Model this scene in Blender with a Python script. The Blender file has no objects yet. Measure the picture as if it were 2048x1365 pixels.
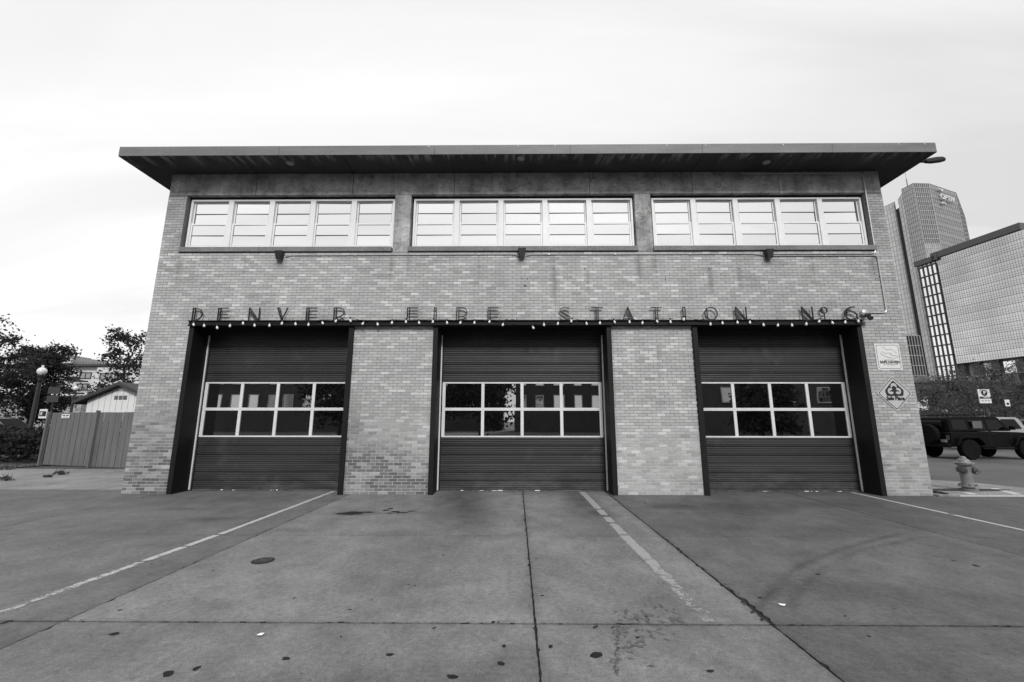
import bpy, bmesh, math, random
import numpy as np
from mathutils import Vector, Matrix
random.seed(7); rng = np.random.RandomState(7)
SC = bpy.context.scene; COL = SC.collection

# ------------------------------------------------------------------ camera
CD, YAW, PIT, ROL, FPX = 9.79345, -0.00953, 0.18405, -0.00082, 853.419
cy, sy = math.cos(YAW), math.sin(YAW); cp, sp = math.cos(PIT), math.sin(PIT); cr, sr = math.cos(ROL), math.sin(ROL)
MM = np.array([[cr,0,-sr],[0,1,0],[sr,0,cr]]) @ np.array([[1,0,0],[0,cp,sp],[0,-sp,cp]]) @ np.array([[cy,-sy,0],[sy,cy,0],[0,0,1]])
CC = np.array([0, -CD, 1.6])
cam = bpy.data.cameras.new('camera'); co = bpy.data.objects.new('camera', cam); COL.objects.link(co)
cam.sensor_width = 36; cam.lens = FPX / 2048 * 36; cam.clip_start = 0.05; cam.clip_end = 5000
co.matrix_world = Matrix([[MM[0][i], MM[2][i], -MM[1][i], CC[i]] for i in range(3)] + [[0,0,0,1]])
SC.camera = co
def at(px, py, Y=None, Z=None, X=None):
    "point of the place seen at a pixel of the 2048 px wide photograph, on a given plane"
    d = MM.T @ np.array([(px-1024)/FPX, 1, (682.5-py)/FPX])
    t = (Y-CC[1])/d[1] if Y is not None else ((Z-CC[2])/d[2] if Z is not None else (X-CC[0])/d[0])
    return CC + t*d
def prj(x, y, z):
    q = MM @ (np.array([x, y, z])-CC); return (1024+FPX*q[0]/q[1], 682.5-FPX*q[2]/q[1])

# ------------------------------------------------------------------ world, sun, exposure
SUN_EL, SUN_AZ = math.radians(36.5), math.radians(168)      # azimuth from +Y clockwise: behind the camera, a little to the right
W = bpy.data.worlds.new('World'); SC.world = W; W.use_nodes = True
nt = W.node_tree; nt.nodes.clear()
def wn(t, **k):
    n = nt.nodes.new(t)
    for a, b in k.items(): setattr(n, a, b)
    return n
out = wn('ShaderNodeOutputWorld'); bg = wn('ShaderNodeBackground'); sky = wn('ShaderNodeTexSky', sky_type='NISHITA', sun_disc=False)
sky.sun_elevation = SUN_EL; sky.sun_rotation = SUN_AZ; sky.dust_density = 4
bw = wn('ShaderNodeRGBToBW'); nt.links.new(sky.outputs[0], bw.inputs[0])
tc = wn('ShaderNodeTexCoord'); sep = wn('ShaderNodeSeparateXYZ'); nt.links.new(tc.outputs['Generated'], sep.inputs[0])
def math_(op, a, b=None, c=None):
    n = wn('ShaderNodeMath', operation=op)
    for i, v in enumerate((a, b, c)):
        if v is None: continue
        if isinstance(v, (int, float)): n.inputs[i].default_value = v
        else: nt.links.new(v, n.inputs[i])
    return n.outputs[0]
zc = math_('ADD', math_('MAXIMUM', sep.outputs[2], 0.0), 0.22)
cx_ = math_('DIVIDE', sep.outputs[0], zc); cy_ = math_('DIVIDE', sep.outputs[1], zc)
cmb = wn('ShaderNodeCombineXYZ'); nt.links.new(cx_, cmb.inputs[0]); nt.links.new(cy_, cmb.inputs[1])
mp = wn('ShaderNodeMapping'); mp.inputs['Rotation'].default_value = (0,0,math.radians(-35)); mp.inputs['Scale'].default_value = (0.5,2.4,1); mp.inputs['Location'].default_value = (3.1,1.7,0)
nt.links.new(cmb.outputs[0], mp.inputs[0])
nz = wn('ShaderNodeTexNoise'); nz.inputs['Scale'].default_value = 1.1; nz.inputs['Detail'].default_value = 5; nz.inputs['Roughness'].default_value = .5; nz.inputs['Distortion'].default_value = .5
nt.links.new(mp.outputs[0], nz.inputs[0])
rmp = wn('ShaderNodeMapRange'); rmp.inputs[1].default_value = .36; rmp.inputs[2].default_value = .60; rmp.inputs[3].default_value = 0.84; rmp.inputs[4].default_value = 1.0
nt.links.new(nz.outputs[0], rmp.inputs[0])
# the overcast is thinner (brighter) to the left of the street than to the right
gx = math_('MULTIPLY', sep.outputs[0], -0.13)
cloud = math_('ADD', rmp.outputs[0], gx)
tot = math_('ADD', math_('MULTIPLY', bw.outputs[0], 0.004), cloud)
cm = wn('ShaderNodeCombineColor')
for i in range(3): nt.links.new(tot, cm.inputs[i])
nt.links.new(cm.outputs[0], bg.inputs[0]); bg.inputs[1].default_value = 0.665
nt.links.new(bg.outputs[0], out.inputs[0])
sl = bpy.data.lights.new('sun', 'SUN'); so = bpy.data.objects.new('sun', sl); COL.objects.link(so)
sl.energy = 1.5; sl.angle = math.radians(11); sl.color = (1, .995, .985)
sd = Vector((math.sin(SUN_AZ)*math.cos(SUN_EL), math.cos(SUN_AZ)*math.cos(SUN_EL), math.sin(SUN_EL)))
so.rotation_euler = sd.to_track_quat('Z', 'Y').to_euler()
SC.view_settings.view_transform = 'Standard'; SC.view_settings.look = 'None'; SC.view_settings.exposure = 0.55; SC.view_settings.gamma = 1
SC.view_settings.use_curve_mapping = False
SC.cycles.max_bounces = 6; SC.cycles.diffuse_bounces = 3; SC.cycles.transparent_max_bounces = 12; SC.cycles.use_denoising = True
SC.cycles.caustics_reflective = False

# ------------------------------------------------------------------ materials
MATS = {}
class NG:
    def __init__(s, name):
        s.m = bpy.data.materials.new(name); s.m.use_nodes = True; s.t = s.m.node_tree; s.t.nodes.clear()
        s.out = s.n('ShaderNodeOutputMaterial'); s.b = s.n('ShaderNodeBsdfPrincipled'); s.l(s.b.outputs[0], s.out.inputs[0])
        s.geo = s.n('ShaderNodeNewGeometry')
    def n(s, t, **k):
        n = s.t.nodes.new(t)
        for a, b in k.items(): setattr(n, a, b)
        return n
    def l(s, a, b): s.t.links.new(a, b)
    def put(s, sock, v):
        if isinstance(v, (int, float)): sock.default_value = v
        else: s.l(v, sock)
    def math(s, op, a, b=None, c=None, clamp=False):
        n = s.n('ShaderNodeMath', operation=op); n.use_clamp = clamp
        for i, v in enumerate((a, b, c)):
            if v is not None: s.put(n.inputs[i], v)
        return n.outputs[0]
    def noise(s, scale, detail=3, rough=.55, vec=None, stretch=None, dist=0):
        v = vec or s.geo.outputs['Position']
        if stretch:
            mpn = s.n('ShaderNodeMapping'); mpn.inputs['Scale'].default_value = stretch; s.l(v, mpn.inputs[0]); v = mpn.outputs[0]
        n = s.n('ShaderNodeTexNoise'); s.l(v, n.inputs[0]); n.inputs['Scale'].default_value = scale; n.inputs['Detail'].default_value = detail
        n.inputs['Roughness'].default_value = rough; n.inputs['Distortion'].default_value = dist
        return n.outputs[0]
    def rng(s, v, a, b, c, d, smooth=False):
        n = s.n('ShaderNodeMapRange')
        if smooth: n.interpolation_type = 'SMOOTHSTEP'
        s.put(n.inputs[0], v)
        for i, x in enumerate((a, b, c, d)): n.inputs[1+i].default_value = x
        return n.outputs[0]
    def grey(s, v):
        c = s.n('ShaderNodeCombineColor')
        for i in range(3): s.put(c.inputs[i], v)
        return c.outputs[0]
    def color(s, v): s.l(s.grey(v), s.b.inputs['Base Color'])
    def attr(s, name):
        a = s.n('ShaderNodeAttribute'); a.attribute_name = name; return a.outputs['Fac']
    def bump(s, h, dist=.005, strength=.6):
        b = s.n('ShaderNodeBump'); b.inputs['Distance'].default_value = dist; b.inputs['Strength'].default_value = strength
        s.l(h, b.inputs['Height']); s.l(b.outputs[0], s.b.inputs['Normal'])
    def xyz(s):
        p = s.n('ShaderNodeSeparateXYZ'); s.l(s.geo.outputs['Position'], p.inputs[0]); return p.outputs
def mat(name, base, rough=.7, metal=0, var=.15, scale=2.0, fine=40, finev=.08, bump=0, spec=.5, coat=0, stretch=None, tone=False):
    if name in MATS: return MATS[name]
    g = NG(name); b = g.b
    n1 = g.rng(g.noise(scale, 4, stretch=stretch), .3, .7, 1-var, 1+var); n2f = g.noise(fine, 3)
    n2 = g.rng(n2f, .3, .7, 1-finev, 1+finev)
    v = g.math('MULTIPLY', g.math('MULTIPLY', n1, n2), base)
    if tone: v = g.math('MULTIPLY', v, g.attr('tone'))
    g.color(v); b.inputs['Roughness'].default_value = rough; b.inputs['Metallic'].default_value = metal
    b.inputs['Specular IOR Level'].default_value = spec; b.inputs['Coat Weight'].default_value = coat
    if bump: g.bump(n2f, bump)
    MATS[name] = g.m; return g.m
def mirror_mat(name, refl=.6, tint=.9, base=.01, rough=.02, wav=0, tone=False):
    g = NG(name); g.t.nodes.remove(g.b)
    d = g.n('ShaderNodeBsdfDiffuse'); d.inputs[0].default_value = (base,)*3+(1,)
    gl = g.n('ShaderNodeBsdfGlossy'); gl.inputs['Roughness'].default_value = rough
    if tone: g.l(g.grey(g.math('MULTIPLY', g.attr('tone'), tint)), gl.inputs[0])
    else: gl.inputs[0].default_value = (tint,)*3+(1,)
    if wav:
        b = g.n('ShaderNodeBump'); b.inputs['Distance'].default_value = wav; b.inputs['Strength'].default_value = 1
        g.l(g.noise(2.2, 1), b.inputs['Height']); g.l(b.outputs[0], gl.inputs['Normal'])
    mx = g.n('ShaderNodeMixShader'); mx.inputs[0].default_value = refl; g.l(d.outputs[0], mx.inputs[1]); g.l(gl.outputs[0], mx.inputs[2]); g.l(mx.outputs[0], g.out.inputs[0])
    return g.m

def brick_mat():
    g = NG('brick_face'); X, Y, Z = g.xyz()
    tone = g.attr('tone')
    pit = g.rng(g.noise(55, 3, .7), .38, .5, .78, 1.03)
    streak = g.rng(g.noise(1.3, 4, .6, stretch=(1,1,.45)), .3, .7, .86, 1.12)
    # water marks running down from the weep holes and soot behind the sign letters
    def blob(x0, z0, sx, sz, d):
        a = g.math('MULTIPLY', g.math('SUBTRACT', X, x0), 1/sx); b = g.math('MULTIPLY', g.math('SUBTRACT', Z, z0), 1/sz)
        r = g.math('ADD', g.math('MULTIPLY', a, a), g.math('MULTIPLY', b, b))
        return g.math('SUBTRACT', 1.0, g.math('MULTIPLY', g.math('EXPONENT', g.math('MULTIPLY', r, -1.0), None), d))
    acc = None
    for x0, z0, sx, sz, d in [(.92,4.85,.07,.42,.42),(1.72,4.95,.05,.3,.32),(4.65,4.9,.06,.4,.38),(5.35,4.95,.05,.35,.3),(-5.7,5.36,.12,.12,.35),(.15,5.4,.12,.1,.35),(6.05,5.36,.13,.13,.4),
            (-6.85,4.1,.13,.2,.18),(-4.55,4.08,.13,.2,.25),(-2.3,4.1,.15,.18,.3),(-.45,4.07,.15,.18,.32),(1.15,4.1,.14,.18,.28),(1.82,4.15,.12,.1,.22),(2.5,4.05,.1,.12,.22),(6.8,4.08,.1,.15,.2),(-1.25,4.1,.1,.15,.18),(3.3,2.9,.05,.5,.2),(-3.02,5.25,.07,.35,.35),(-2.6,5.3,.06,.3,.3),(2.96,5.2,.07,.4,.35),(3.34,5.3,.06,.3,.3),(8.55,5.2,.09,.45,.3),(-8.2,5.2,.09,.4,.3),(-.9,5.3,.05,.3,.2),(-6.6,5.3,.05,.3,.22),(7.1,5.25,.05,.35,.22)]:
        v = blob(x0, z0, sx, sz, d); acc = v if acc is None else g.math('MULTIPLY', acc, v)
    # efflorescence patches low on the wall, from the right corner and scattered
    eff = g.rng(g.noise(1.6, 5, .7), .56, .68, 0, 1)
    effz = g.math('MULTIPLY', eff, g.math('MULTIPLY', g.rng(Z, 1.9, .6, 0, .42, True), g.rng(X, -2.5, 1.5, .35, 1)))
    v = g.math('MULTIPLY', g.math('MULTIPLY', g.math('MULTIPLY', tone, pit), streak), acc)
    v = g.math('ADD', g.math('MULTIPLY', v, g.math('SUBTRACT', 1.0, effz)), g.math('MULTIPLY', effz, .5))
    g.color(v); g.b.inputs['Roughness'].default_value = .85; g.bump(g.noise(70, 3, .7), .003, .5)
    return g.m
def mortar_mat():
    g = NG('mortar'); X, Y, Z = g.xyz()
    k = g.rng(g.math('ADD', Z, g.math('MULTIPLY', g.noise(1.2, 3), 1.2)), 1.6, 2.5, .62, .22)
    g.color(g.math('MULTIPLY', k, g.rng(g.noise(30, 3), .3, .7, .75, 1.2))); g.b.inputs['Roughness'].default_value = .95
    g.bump(g.noise(60, 3), .004); return g.m
def concrete_band_mat(name, base):
    g = NG(name); X, Y, Z = g.xyz()
    n1 = g.rng(g.noise(1.4, 7, .7), .35, .65, .5, 1.4); n2 = g.rng(g.noise(14, 4, .7, stretch=(.5,1,1)), .35, .65, .85, 1.1)
    dirt = g.math('MULTIPLY', g.rng(g.noise(5, 6, .75, stretch=(1,1,2)), .55, .63, 1, .5), g.rng(g.noise(2.2, 7, .8, stretch=(.6,1,1.6)), .57, .66, 1, 1.45))
    drip = g.rng(g.noise(7, 3, .6, stretch=(1,1,.08)), .45, .7, 1.08, .78)
    crack = g.n('ShaderNodeTexVoronoi', feature='DISTANCE_TO_EDGE'); crack.inputs['Scale'].default_value = .7
    mpn = g.n('ShaderNodeMapping'); mpn.inputs['Scale'].default_value = (1,1,1.6); mx = g.n('ShaderNodeVectorMath', operation='ADD')
    nn = g.n('ShaderNodeTexNoise'); nn.inputs['Scale'].default_value = 2.5; nn.inputs['Detail'].default_value = 6; g.l(g.geo.outputs['Position'], nn.inputs[0])
    g.l(g.geo.outputs['Position'], mx.inputs[0]); g.l(nn.outputs['Color'], mx.inputs[1]); g.l(mx.outputs[0], mpn.inputs[0]); g.l(mpn.outputs[0], crack.inputs[0])
    cr_ = g.math('MAXIMUM', g.rng(crack.outputs['Distance'], .0, .016, .55, 1), g.rng(g.noise(.8, 2), .45, .55, 1, .0))
    v = g.math('MULTIPLY', g.math('MULTIPLY', g.math('MULTIPLY', n1, n2), g.math('MULTIPLY', dirt, drip)), g.math('MULTIPLY', cr_, base))
    g.color(v); g.b.inputs['Roughness'].default_value = .9; g.bump(g.noise(25, 5, .7), .004); return g.m
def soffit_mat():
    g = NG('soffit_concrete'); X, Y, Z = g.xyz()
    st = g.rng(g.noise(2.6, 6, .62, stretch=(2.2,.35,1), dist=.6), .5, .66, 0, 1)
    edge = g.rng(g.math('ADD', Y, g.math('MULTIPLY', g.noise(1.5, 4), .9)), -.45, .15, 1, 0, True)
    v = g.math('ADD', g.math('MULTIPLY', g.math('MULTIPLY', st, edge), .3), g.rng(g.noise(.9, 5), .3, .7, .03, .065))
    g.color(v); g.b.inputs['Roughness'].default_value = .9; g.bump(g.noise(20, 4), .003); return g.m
def pave_mat():
    g = NG('concrete_paving'); X, Y, Z = g.xyz()
    tone = g.attr('tone'); stain = g.attr('stain')
    big = g.rng(g.noise(.55, 5, .6), .3, .7, .78, 1.24); mid = g.rng(g.noise(3.2, 7, .72, stretch=(1,.7,1)), .3, .7, .74, 1.22)
    brush = g.rng(g.noise(9, 4, .7, stretch=(1,4,1)), .3, .7, .93, 1.07)
    fine = g.math('MULTIPLY', g.rng(g.noise(95, 4, .85), .3, .7, .55, 1.45), g.rng(g.noise(20, 5, .85), .3, .7, .68, 1.32))
    sp_ = g.rng(g.noise(16, 5, .75), .60, .68, 1, .66)
    v = g.math('MULTIPLY', g.math('MULTIPLY', g.math('MULTIPLY', big, mid), g.math('MULTIPLY', brush, fine)), g.math('MULTIPLY', g.math('MULTIPLY', tone, stain), g.math('MULTIPLY', sp_, 1.0)))
    g.color(v); g.b.inputs['Roughness'].default_value = .82; g.b.inputs['Specular IOR Level'].default_value = .3
    g.bump(g.noise(110, 3, .8), .004, .5); return g.m
def door_mat():
    g = NG('sectional_door_paint'); X, Y, Z = g.xyz()
    v = g.math('MULTIPLY', g.rng(g.noise(1.5, 4, stretch=(.4,1,3)), .3, .7, .78, 1.22), .036)
    dust = g.math('MULTIPLY', g.rng(g.noise(2.5, 6, .75, stretch=(.5,1,1.5)), .45, .65, .1, 1), g.rng(Z, .75, .0, 0, .055, True))
    smudge = g.rng(g.noise(1.1, 5, .7, stretch=(1,1,.8)), .56, .68, 0, .022)
    g.color(g.math('ADD', g.math('ADD', v, dust), smudge)); g.b.inputs['Roughness'].default_value = .48; g.b.inputs['Specular IOR Level'].default_value = .35
    g.bump(g.noise(2.2, 2, stretch=(.5,1,1)), .02, .5); return g.m
def worn_paint(name, val, wear, scale=7):
    g = NG(name); X, Y, Z = g.xyz()
    g.color(g.rng(g.noise(40, 3), .3, .7, val*.85, val*1.1)); g.b.inputs['Roughness'].default_value = .7
    tr = g.n('ShaderNodeBsdfTransparent'); mx = g.n('ShaderNodeMixShader')
    nf = g.math('ADD', g.math('MULTIPLY', g.noise(scale, 6, .75), .65), g.math('MULTIPLY', g.noise(90, 2, .6), .35))
    w = g.attr('wear')
    thr = g.math('ADD', w, wear)
    fac = g.math('MULTIPLY', g.math('SUBTRACT', nf, thr), 14.0, clamp=True)
    fac = g.math('MAXIMUM', g.math('MINIMUM', fac, 1.0), 0.0)
    g.l(fac, mx.inputs[0]); g.l(tr.outputs[0], mx.inputs[1]); g.l(g.b.outputs[0], mx.inputs[2]); g.l(mx.outputs[0], g.out.inputs[0]); return g.m
def leaf_mat(name, a, b):
    g = NG(name); g.color(g.rng(g.noise(1.8, 3), .35, .65, a, b)); g.b.inputs['Roughness'].default_value = .7; g.b.inputs['Specular IOR Level'].default_value = .2
    tl = g.n('ShaderNodeBsdfTranslucent'); tl.inputs[0].default_value = (b,)*3+(1,); mx = g.n('ShaderNodeMixShader'); mx.inputs[0].default_value = .25
    g.l(g.b.outputs[0], mx.inputs[1]); g.l(tl.outputs[0], mx.inputs[2]); g.l(mx.outputs[0], g.out.inputs[0]); return g.m

M_BRICK, M_MORTAR, M_BAND, M_SOFFIT, M_PAVE = brick_mat(), mortar_mat(), concrete_band_mat('weathered_concrete', .36), soffit_mat(), pave_mat()
M_PILLAR = concrete_band_mat('pillar_concrete', .38)
M_SILL = mat('sill_concrete', .21, .9, var=.2, scale=2, fine=20, finev=.2, bump=.003)
M_FASCIA = mat('fascia_metal', .17, .6, .1, var=.22, scale=1.2, stretch=(.6,1,3), fine=18, finev=.1)
M_STEEL = mat('black_steel', .009, .6, 0, var=.2, spec=.25)
M_DOOR = mat('door_paint', .036, .5, 0, var=.16, scale=1.5, stretch=(.4,1,3), fine=30, finev=.08, spec=.35)
M_DOOR = door_mat()
M_ALU = mat('aluminium', .72, .4, 0, var=.08)
M_WHITE = mat('white_paint', .84, .45, var=.05, fine=20, finev=.03)
M_RUBBER = mat('black_rubber', .012, .8)
M_DARK = mat('dark_interior', .012, .9)
M_GLASS = mirror_mat('coated_glass', .93, .98, .12, .015, .0006, tone=True)
M_DGLASS = mirror_mat('door_glass', .52, .9, .004, .01, .0003)
M_BULB = mat('white_glass_bulb', .8, .25, var=.03, spec=.6)
M_GALV = mat('galvanised_conduit', .5, .35, .5, var=.1)

# ------------------------------------------------------------------ mesh helpers
class MB:
    def __init__(s): s.v = []; s.f = []; s.mi = []; s.t = []; s.cur = 0; s.tone = 1.0; s.w = None
    def add(s, vs, fs):
        o = len(s.v); s.v += [tuple(map(float, v)) for v in vs]
        for f in fs: s.f.append([i+o for i in f]); s.mi.append(s.cur); s.t.append(s.tone)
        return s
    def box(s, x0, x1, y0, y1, z0, z1):
        return s.add([(x0,y0,z0),(x1,y0,z0),(x1,y1,z0),(x0,y1,z0),(x0,y0,z1),(x1,y0,z1),(x1,y1,z1),(x0,y1,z1)],
                     [(0,3,2,1),(4,5,6,7),(0,1,5,4),(1,2,6,5),(2,3,7,6),(3,0,4,7)])
    def bar(s, a, b, w, h=None, up=(0,0,1)):
        "a rectangular bar from a to b"
        h = h or w; a, b = Vector(a), Vector(b); d = (b-a).normalized(); u = Vector(up)
        if abs(d.dot(u)) > .98: u = Vector((0,1,0))
        sx = d.cross(u).normalized()*w/2; sz = sx.cross(d).normalized()*h/2
        vs = [p+i*sx+j*sz for p in (a, b) for i, j in ((-1,-1),(1,-1),(1,1),(-1,1))]
        return s.add(vs, [(0,1,2,3),(7,6,5,4),(0,4,5,1),(1,5,6,2),(2,6,7,3),(3,7,4,0)])
    def tube(s, pts, r, n=8, caps=True):
        pts = [Vector(p) for p in pts]; rs = r if isinstance(r, (list, tuple)) else [r]*len(pts); vs = []; prev = None
        for i, p in enumerate(pts):
            d = (pts[min(i+1, len(pts)-1)]-pts[max(i-1, 0)])
            d = d.normalized() if d.length > 1e-9 else Vector((0,0,1))
            if prev is None:
                a = Vector((0,0,1)) if abs(d.z) < .9 else Vector((1,0,0)); u = d.cross(a).normalized()
            else: u = (prev-d*prev.dot(d)); u = u.normalized() if u.length > 1e-6 else d.orthogonal().normalized()
            prev = u; w = d.cross(u)
            vs += [p+(u*math.cos(2*math.pi*k/n)+w*math.sin(2*math.pi*k/n))*rs[i] for k in range(n)]
        fs = [(i*n+k, i*n+(k+1)%n, (i+1)*n+(k+1)%n, (i+1)*n+k) for i in range(len(pts)-1) for k in range(n)]
        if caps: fs += [tuple(reversed(range(n))), tuple((len(pts)-1)*n+k for k in range(n))]
        return s.add(vs, fs)
    def lathe(s, prof, c=(0,0,0), n=16, axis=(0,0,1), squash=1):
        ax = Vector(axis).normalized(); u = ax.orthogonal().normalized() if abs(ax.z) < .99 else Vector((1,0,0)); w = ax.cross(u); c = Vector(c)
        vs = [c+ax*z+(u*math.cos(2*math.pi*k/n)+w*math.sin(2*math.pi*k/n)*squash)*r for r, z in prof for k in range(n)]
        fs = [(i*n+k, i*n+(k+1)%n, (i+1)*n+(k+1)%n, (i+1)*n+k) for i in range(len(prof)-1) for k in range(n)]
        fs += [tuple(reversed(range(n))), tuple((len(prof)-1)*n+k for k in range(n))]
        return s.add(vs, fs)
    def prism(s, poly, ext, off=(0,0,0)):
        "extrude a polygon (list of 3d points) by vector ext"
        n = len(poly); e = Vector(ext); P = [Vector(p) for p in poly]
        return s.add(P+[p+e for p in P], [tuple(range(n-1,-1,-1)), tuple(range(n, 2*n))]+[(i, (i+1)%n, (i+1)%n+n, i+n) for i in range(n)])
    def build(s, name, m, parent=None, bevel=0, smooth=False, attrs=None, seg=1):
        me = bpy.data.meshes.new(name); o = np.array(origin(parent)) if parent else np.zeros(3)
        V = (np.array(s.v)-o).tolist()
        me.from_pydata(V, [], s.f); ms = m if isinstance(m, (list, tuple)) else [m]
        for q in ms: me.materials.append(q)
        if len(ms) > 1: me.polygons.foreach_set('material_index', s.mi)
        a = me.attributes.new('tone', 'FLOAT', 'FACE'); a.data.foreach_set('value', s.t)
        if attrs:
            for k, vals in attrs.items():
                a = me.attributes.new(k, 'FLOAT', 'POINT'); a.data.foreach_set('value', np.asarray(vals, dtype=np.float32))
        if bevel:
            bm = bmesh.new(); bm.from_mesh(me); bmesh.ops.remove_doubles(bm, verts=bm.verts, dist=1e-5)
            bmesh.ops.bevel(bm, geom=[e for e in bm.edges if e.calc_face_angle(0) > .5], offset=bevel, segments=seg, affect='EDGES', profile=.5, clamp_overlap=True)
            bm.to_mesh(me); bm.free()
        if smooth:
            me.polygons.foreach_set('use_smooth', [True]*len(me.polygons))
            try: me.set_sharp_from_angle(angle=math.radians(40))
            except Exception: pass
        me.update()
        ob = bpy.data.objects.new(name, me); COL.objects.link(ob)
        if parent: ob.parent = parent
        return ob
ORG = {}
def origin(o):
    while o.parent: o = o.parent
    return ORG.get(o.name, (0,0,0))
def empty(name, loc, label, cat, group=None):
    o = bpy.data.objects.new(name, None); COL.objects.link(o); o.location = tuple(map(float, loc)); o.empty_display_size = .2
    ORG[o.name] = tuple(map(float, loc)); o['label'] = label; o['category'] = cat
    if group: o['group'] = group
    return o
def tag(o, label, cat, group=None):
    o['label'] = label; o['category'] = cat
    if group: o['group'] = group
    return o
def struct(o): o['kind'] = 'structure'; return o
def stuff(o): o['kind'] = 'stuff'; return o
def rect_ring(mb, x0, x1, y0, y1, z0, z1, w, wb=None):
    "picture-frame of four butted bars"
    wb = wb or w
    mb.box(x0, x0+w, y0, y1, z0, z1); mb.box(x1-w, x1, y0, y1, z0, z1)
    mb.box(x0+w, x1-w, y0, y1, z0, z0+wb); mb.box(x0+w, x1-w, y0, y1, z1-w, z1)
def text_mesh(txt, size, extrude=.001, sx=1.0, bold=0):
    cu = bpy.data.curves.new('t', 'FONT'); cu.body = txt; cu.size = size; cu.extrude = extrude; cu.align_x = 'CENTER'; cu.align_y = 'CENTER'; cu.offset = bold; cu.resolution_u = 3
    ob = bpy.data.objects.new('t', cu); COL.objects.link(ob); dg = bpy.context.evaluated_depsgraph_get(); dg.update()
    me = bpy.data.meshes.new_from_object(ob.evaluated_get(dg)); bpy.data.objects.remove(ob); bpy.data.curves.remove(cu)
    V = [(v.co.x*sx, v.co.y, v.co.z) for v in me.vertices]; F = [tuple(p.vertices) for p in me.polygons]; bpy.data.meshes.remove(me)
    return V, F
def put_text(mb, txt, size, c, right=(1,0,0), up=(0,0,1), extrude=.001, sx=1.0, bold=0):
    V, F = text_mesh(txt, size, extrude, sx, bold); r, u, c = Vector(right), Vector(up), Vector(c); n = r.cross(u)
    mb.add([c+r*v[0]+u*v[1]+n*v[2] for v in V], F)

# ================================================================== THE GROUND
g0 = MB(); g0.box(-900, 900, -500, 1500, -.5, -.02); 
M_ASPH = mat('asphalt', .085, .85, var=.25, scale=.4, fine=60, finev=.25, bump=.004)
struct(g0.build('ground', M_ASPH))
rd = MB(); rd.box(-120, 120, -29, -15.5, -.2, -.012); struct(rd.build('road', mat('dark_road_sheet', .045, .85, var=.2, scale=.4, fine=60, finev=.25)))  # unseen dark road sheet added to darken the door glass reflections
# concrete slabs ---------------------------------------------------
xs = [-34, -28, -22.5, -17.6, -12.4, -7.83, -3.665, .152, 2.04, 6.1, 10.25, 14.4, 18.6, 23]
ys = [-14, -11.4, -8.7, -6.02, -3.37, .52]
apron = MB(); apron.box(-34, 23, -14, .62, -.019, -.0135); apron.box(-34, -8.74, .62, 5.2, -.019, -.0135)
apron = struct(apron.build('pavement', mat('joint_dirt', .02, .95, var=.3, bump=.004)))
def vnoise(x, y, s, seed):
    r = np.random.RandomState(seed); g = r.rand(64, 64); x = x*s; y = y*s; xi = np.floor(x).astype(int); yi = np.floor(y).astype(int)
    fx = x-xi; fy = y-yi; fx = fx*fx*(3-2*fx); fy = fy*fy*(3-2*fy)
    a = g[yi%64, xi%64]; b = g[yi%64, (xi+1)%64]; c = g[(yi+1)%64, xi%64]; d = g[(yi+1)%64, (xi+1)%64]
    return (a*(1-fx)+b*fx)*(1-fy)+(c*(1-fx)+d*fx)*fy
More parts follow.
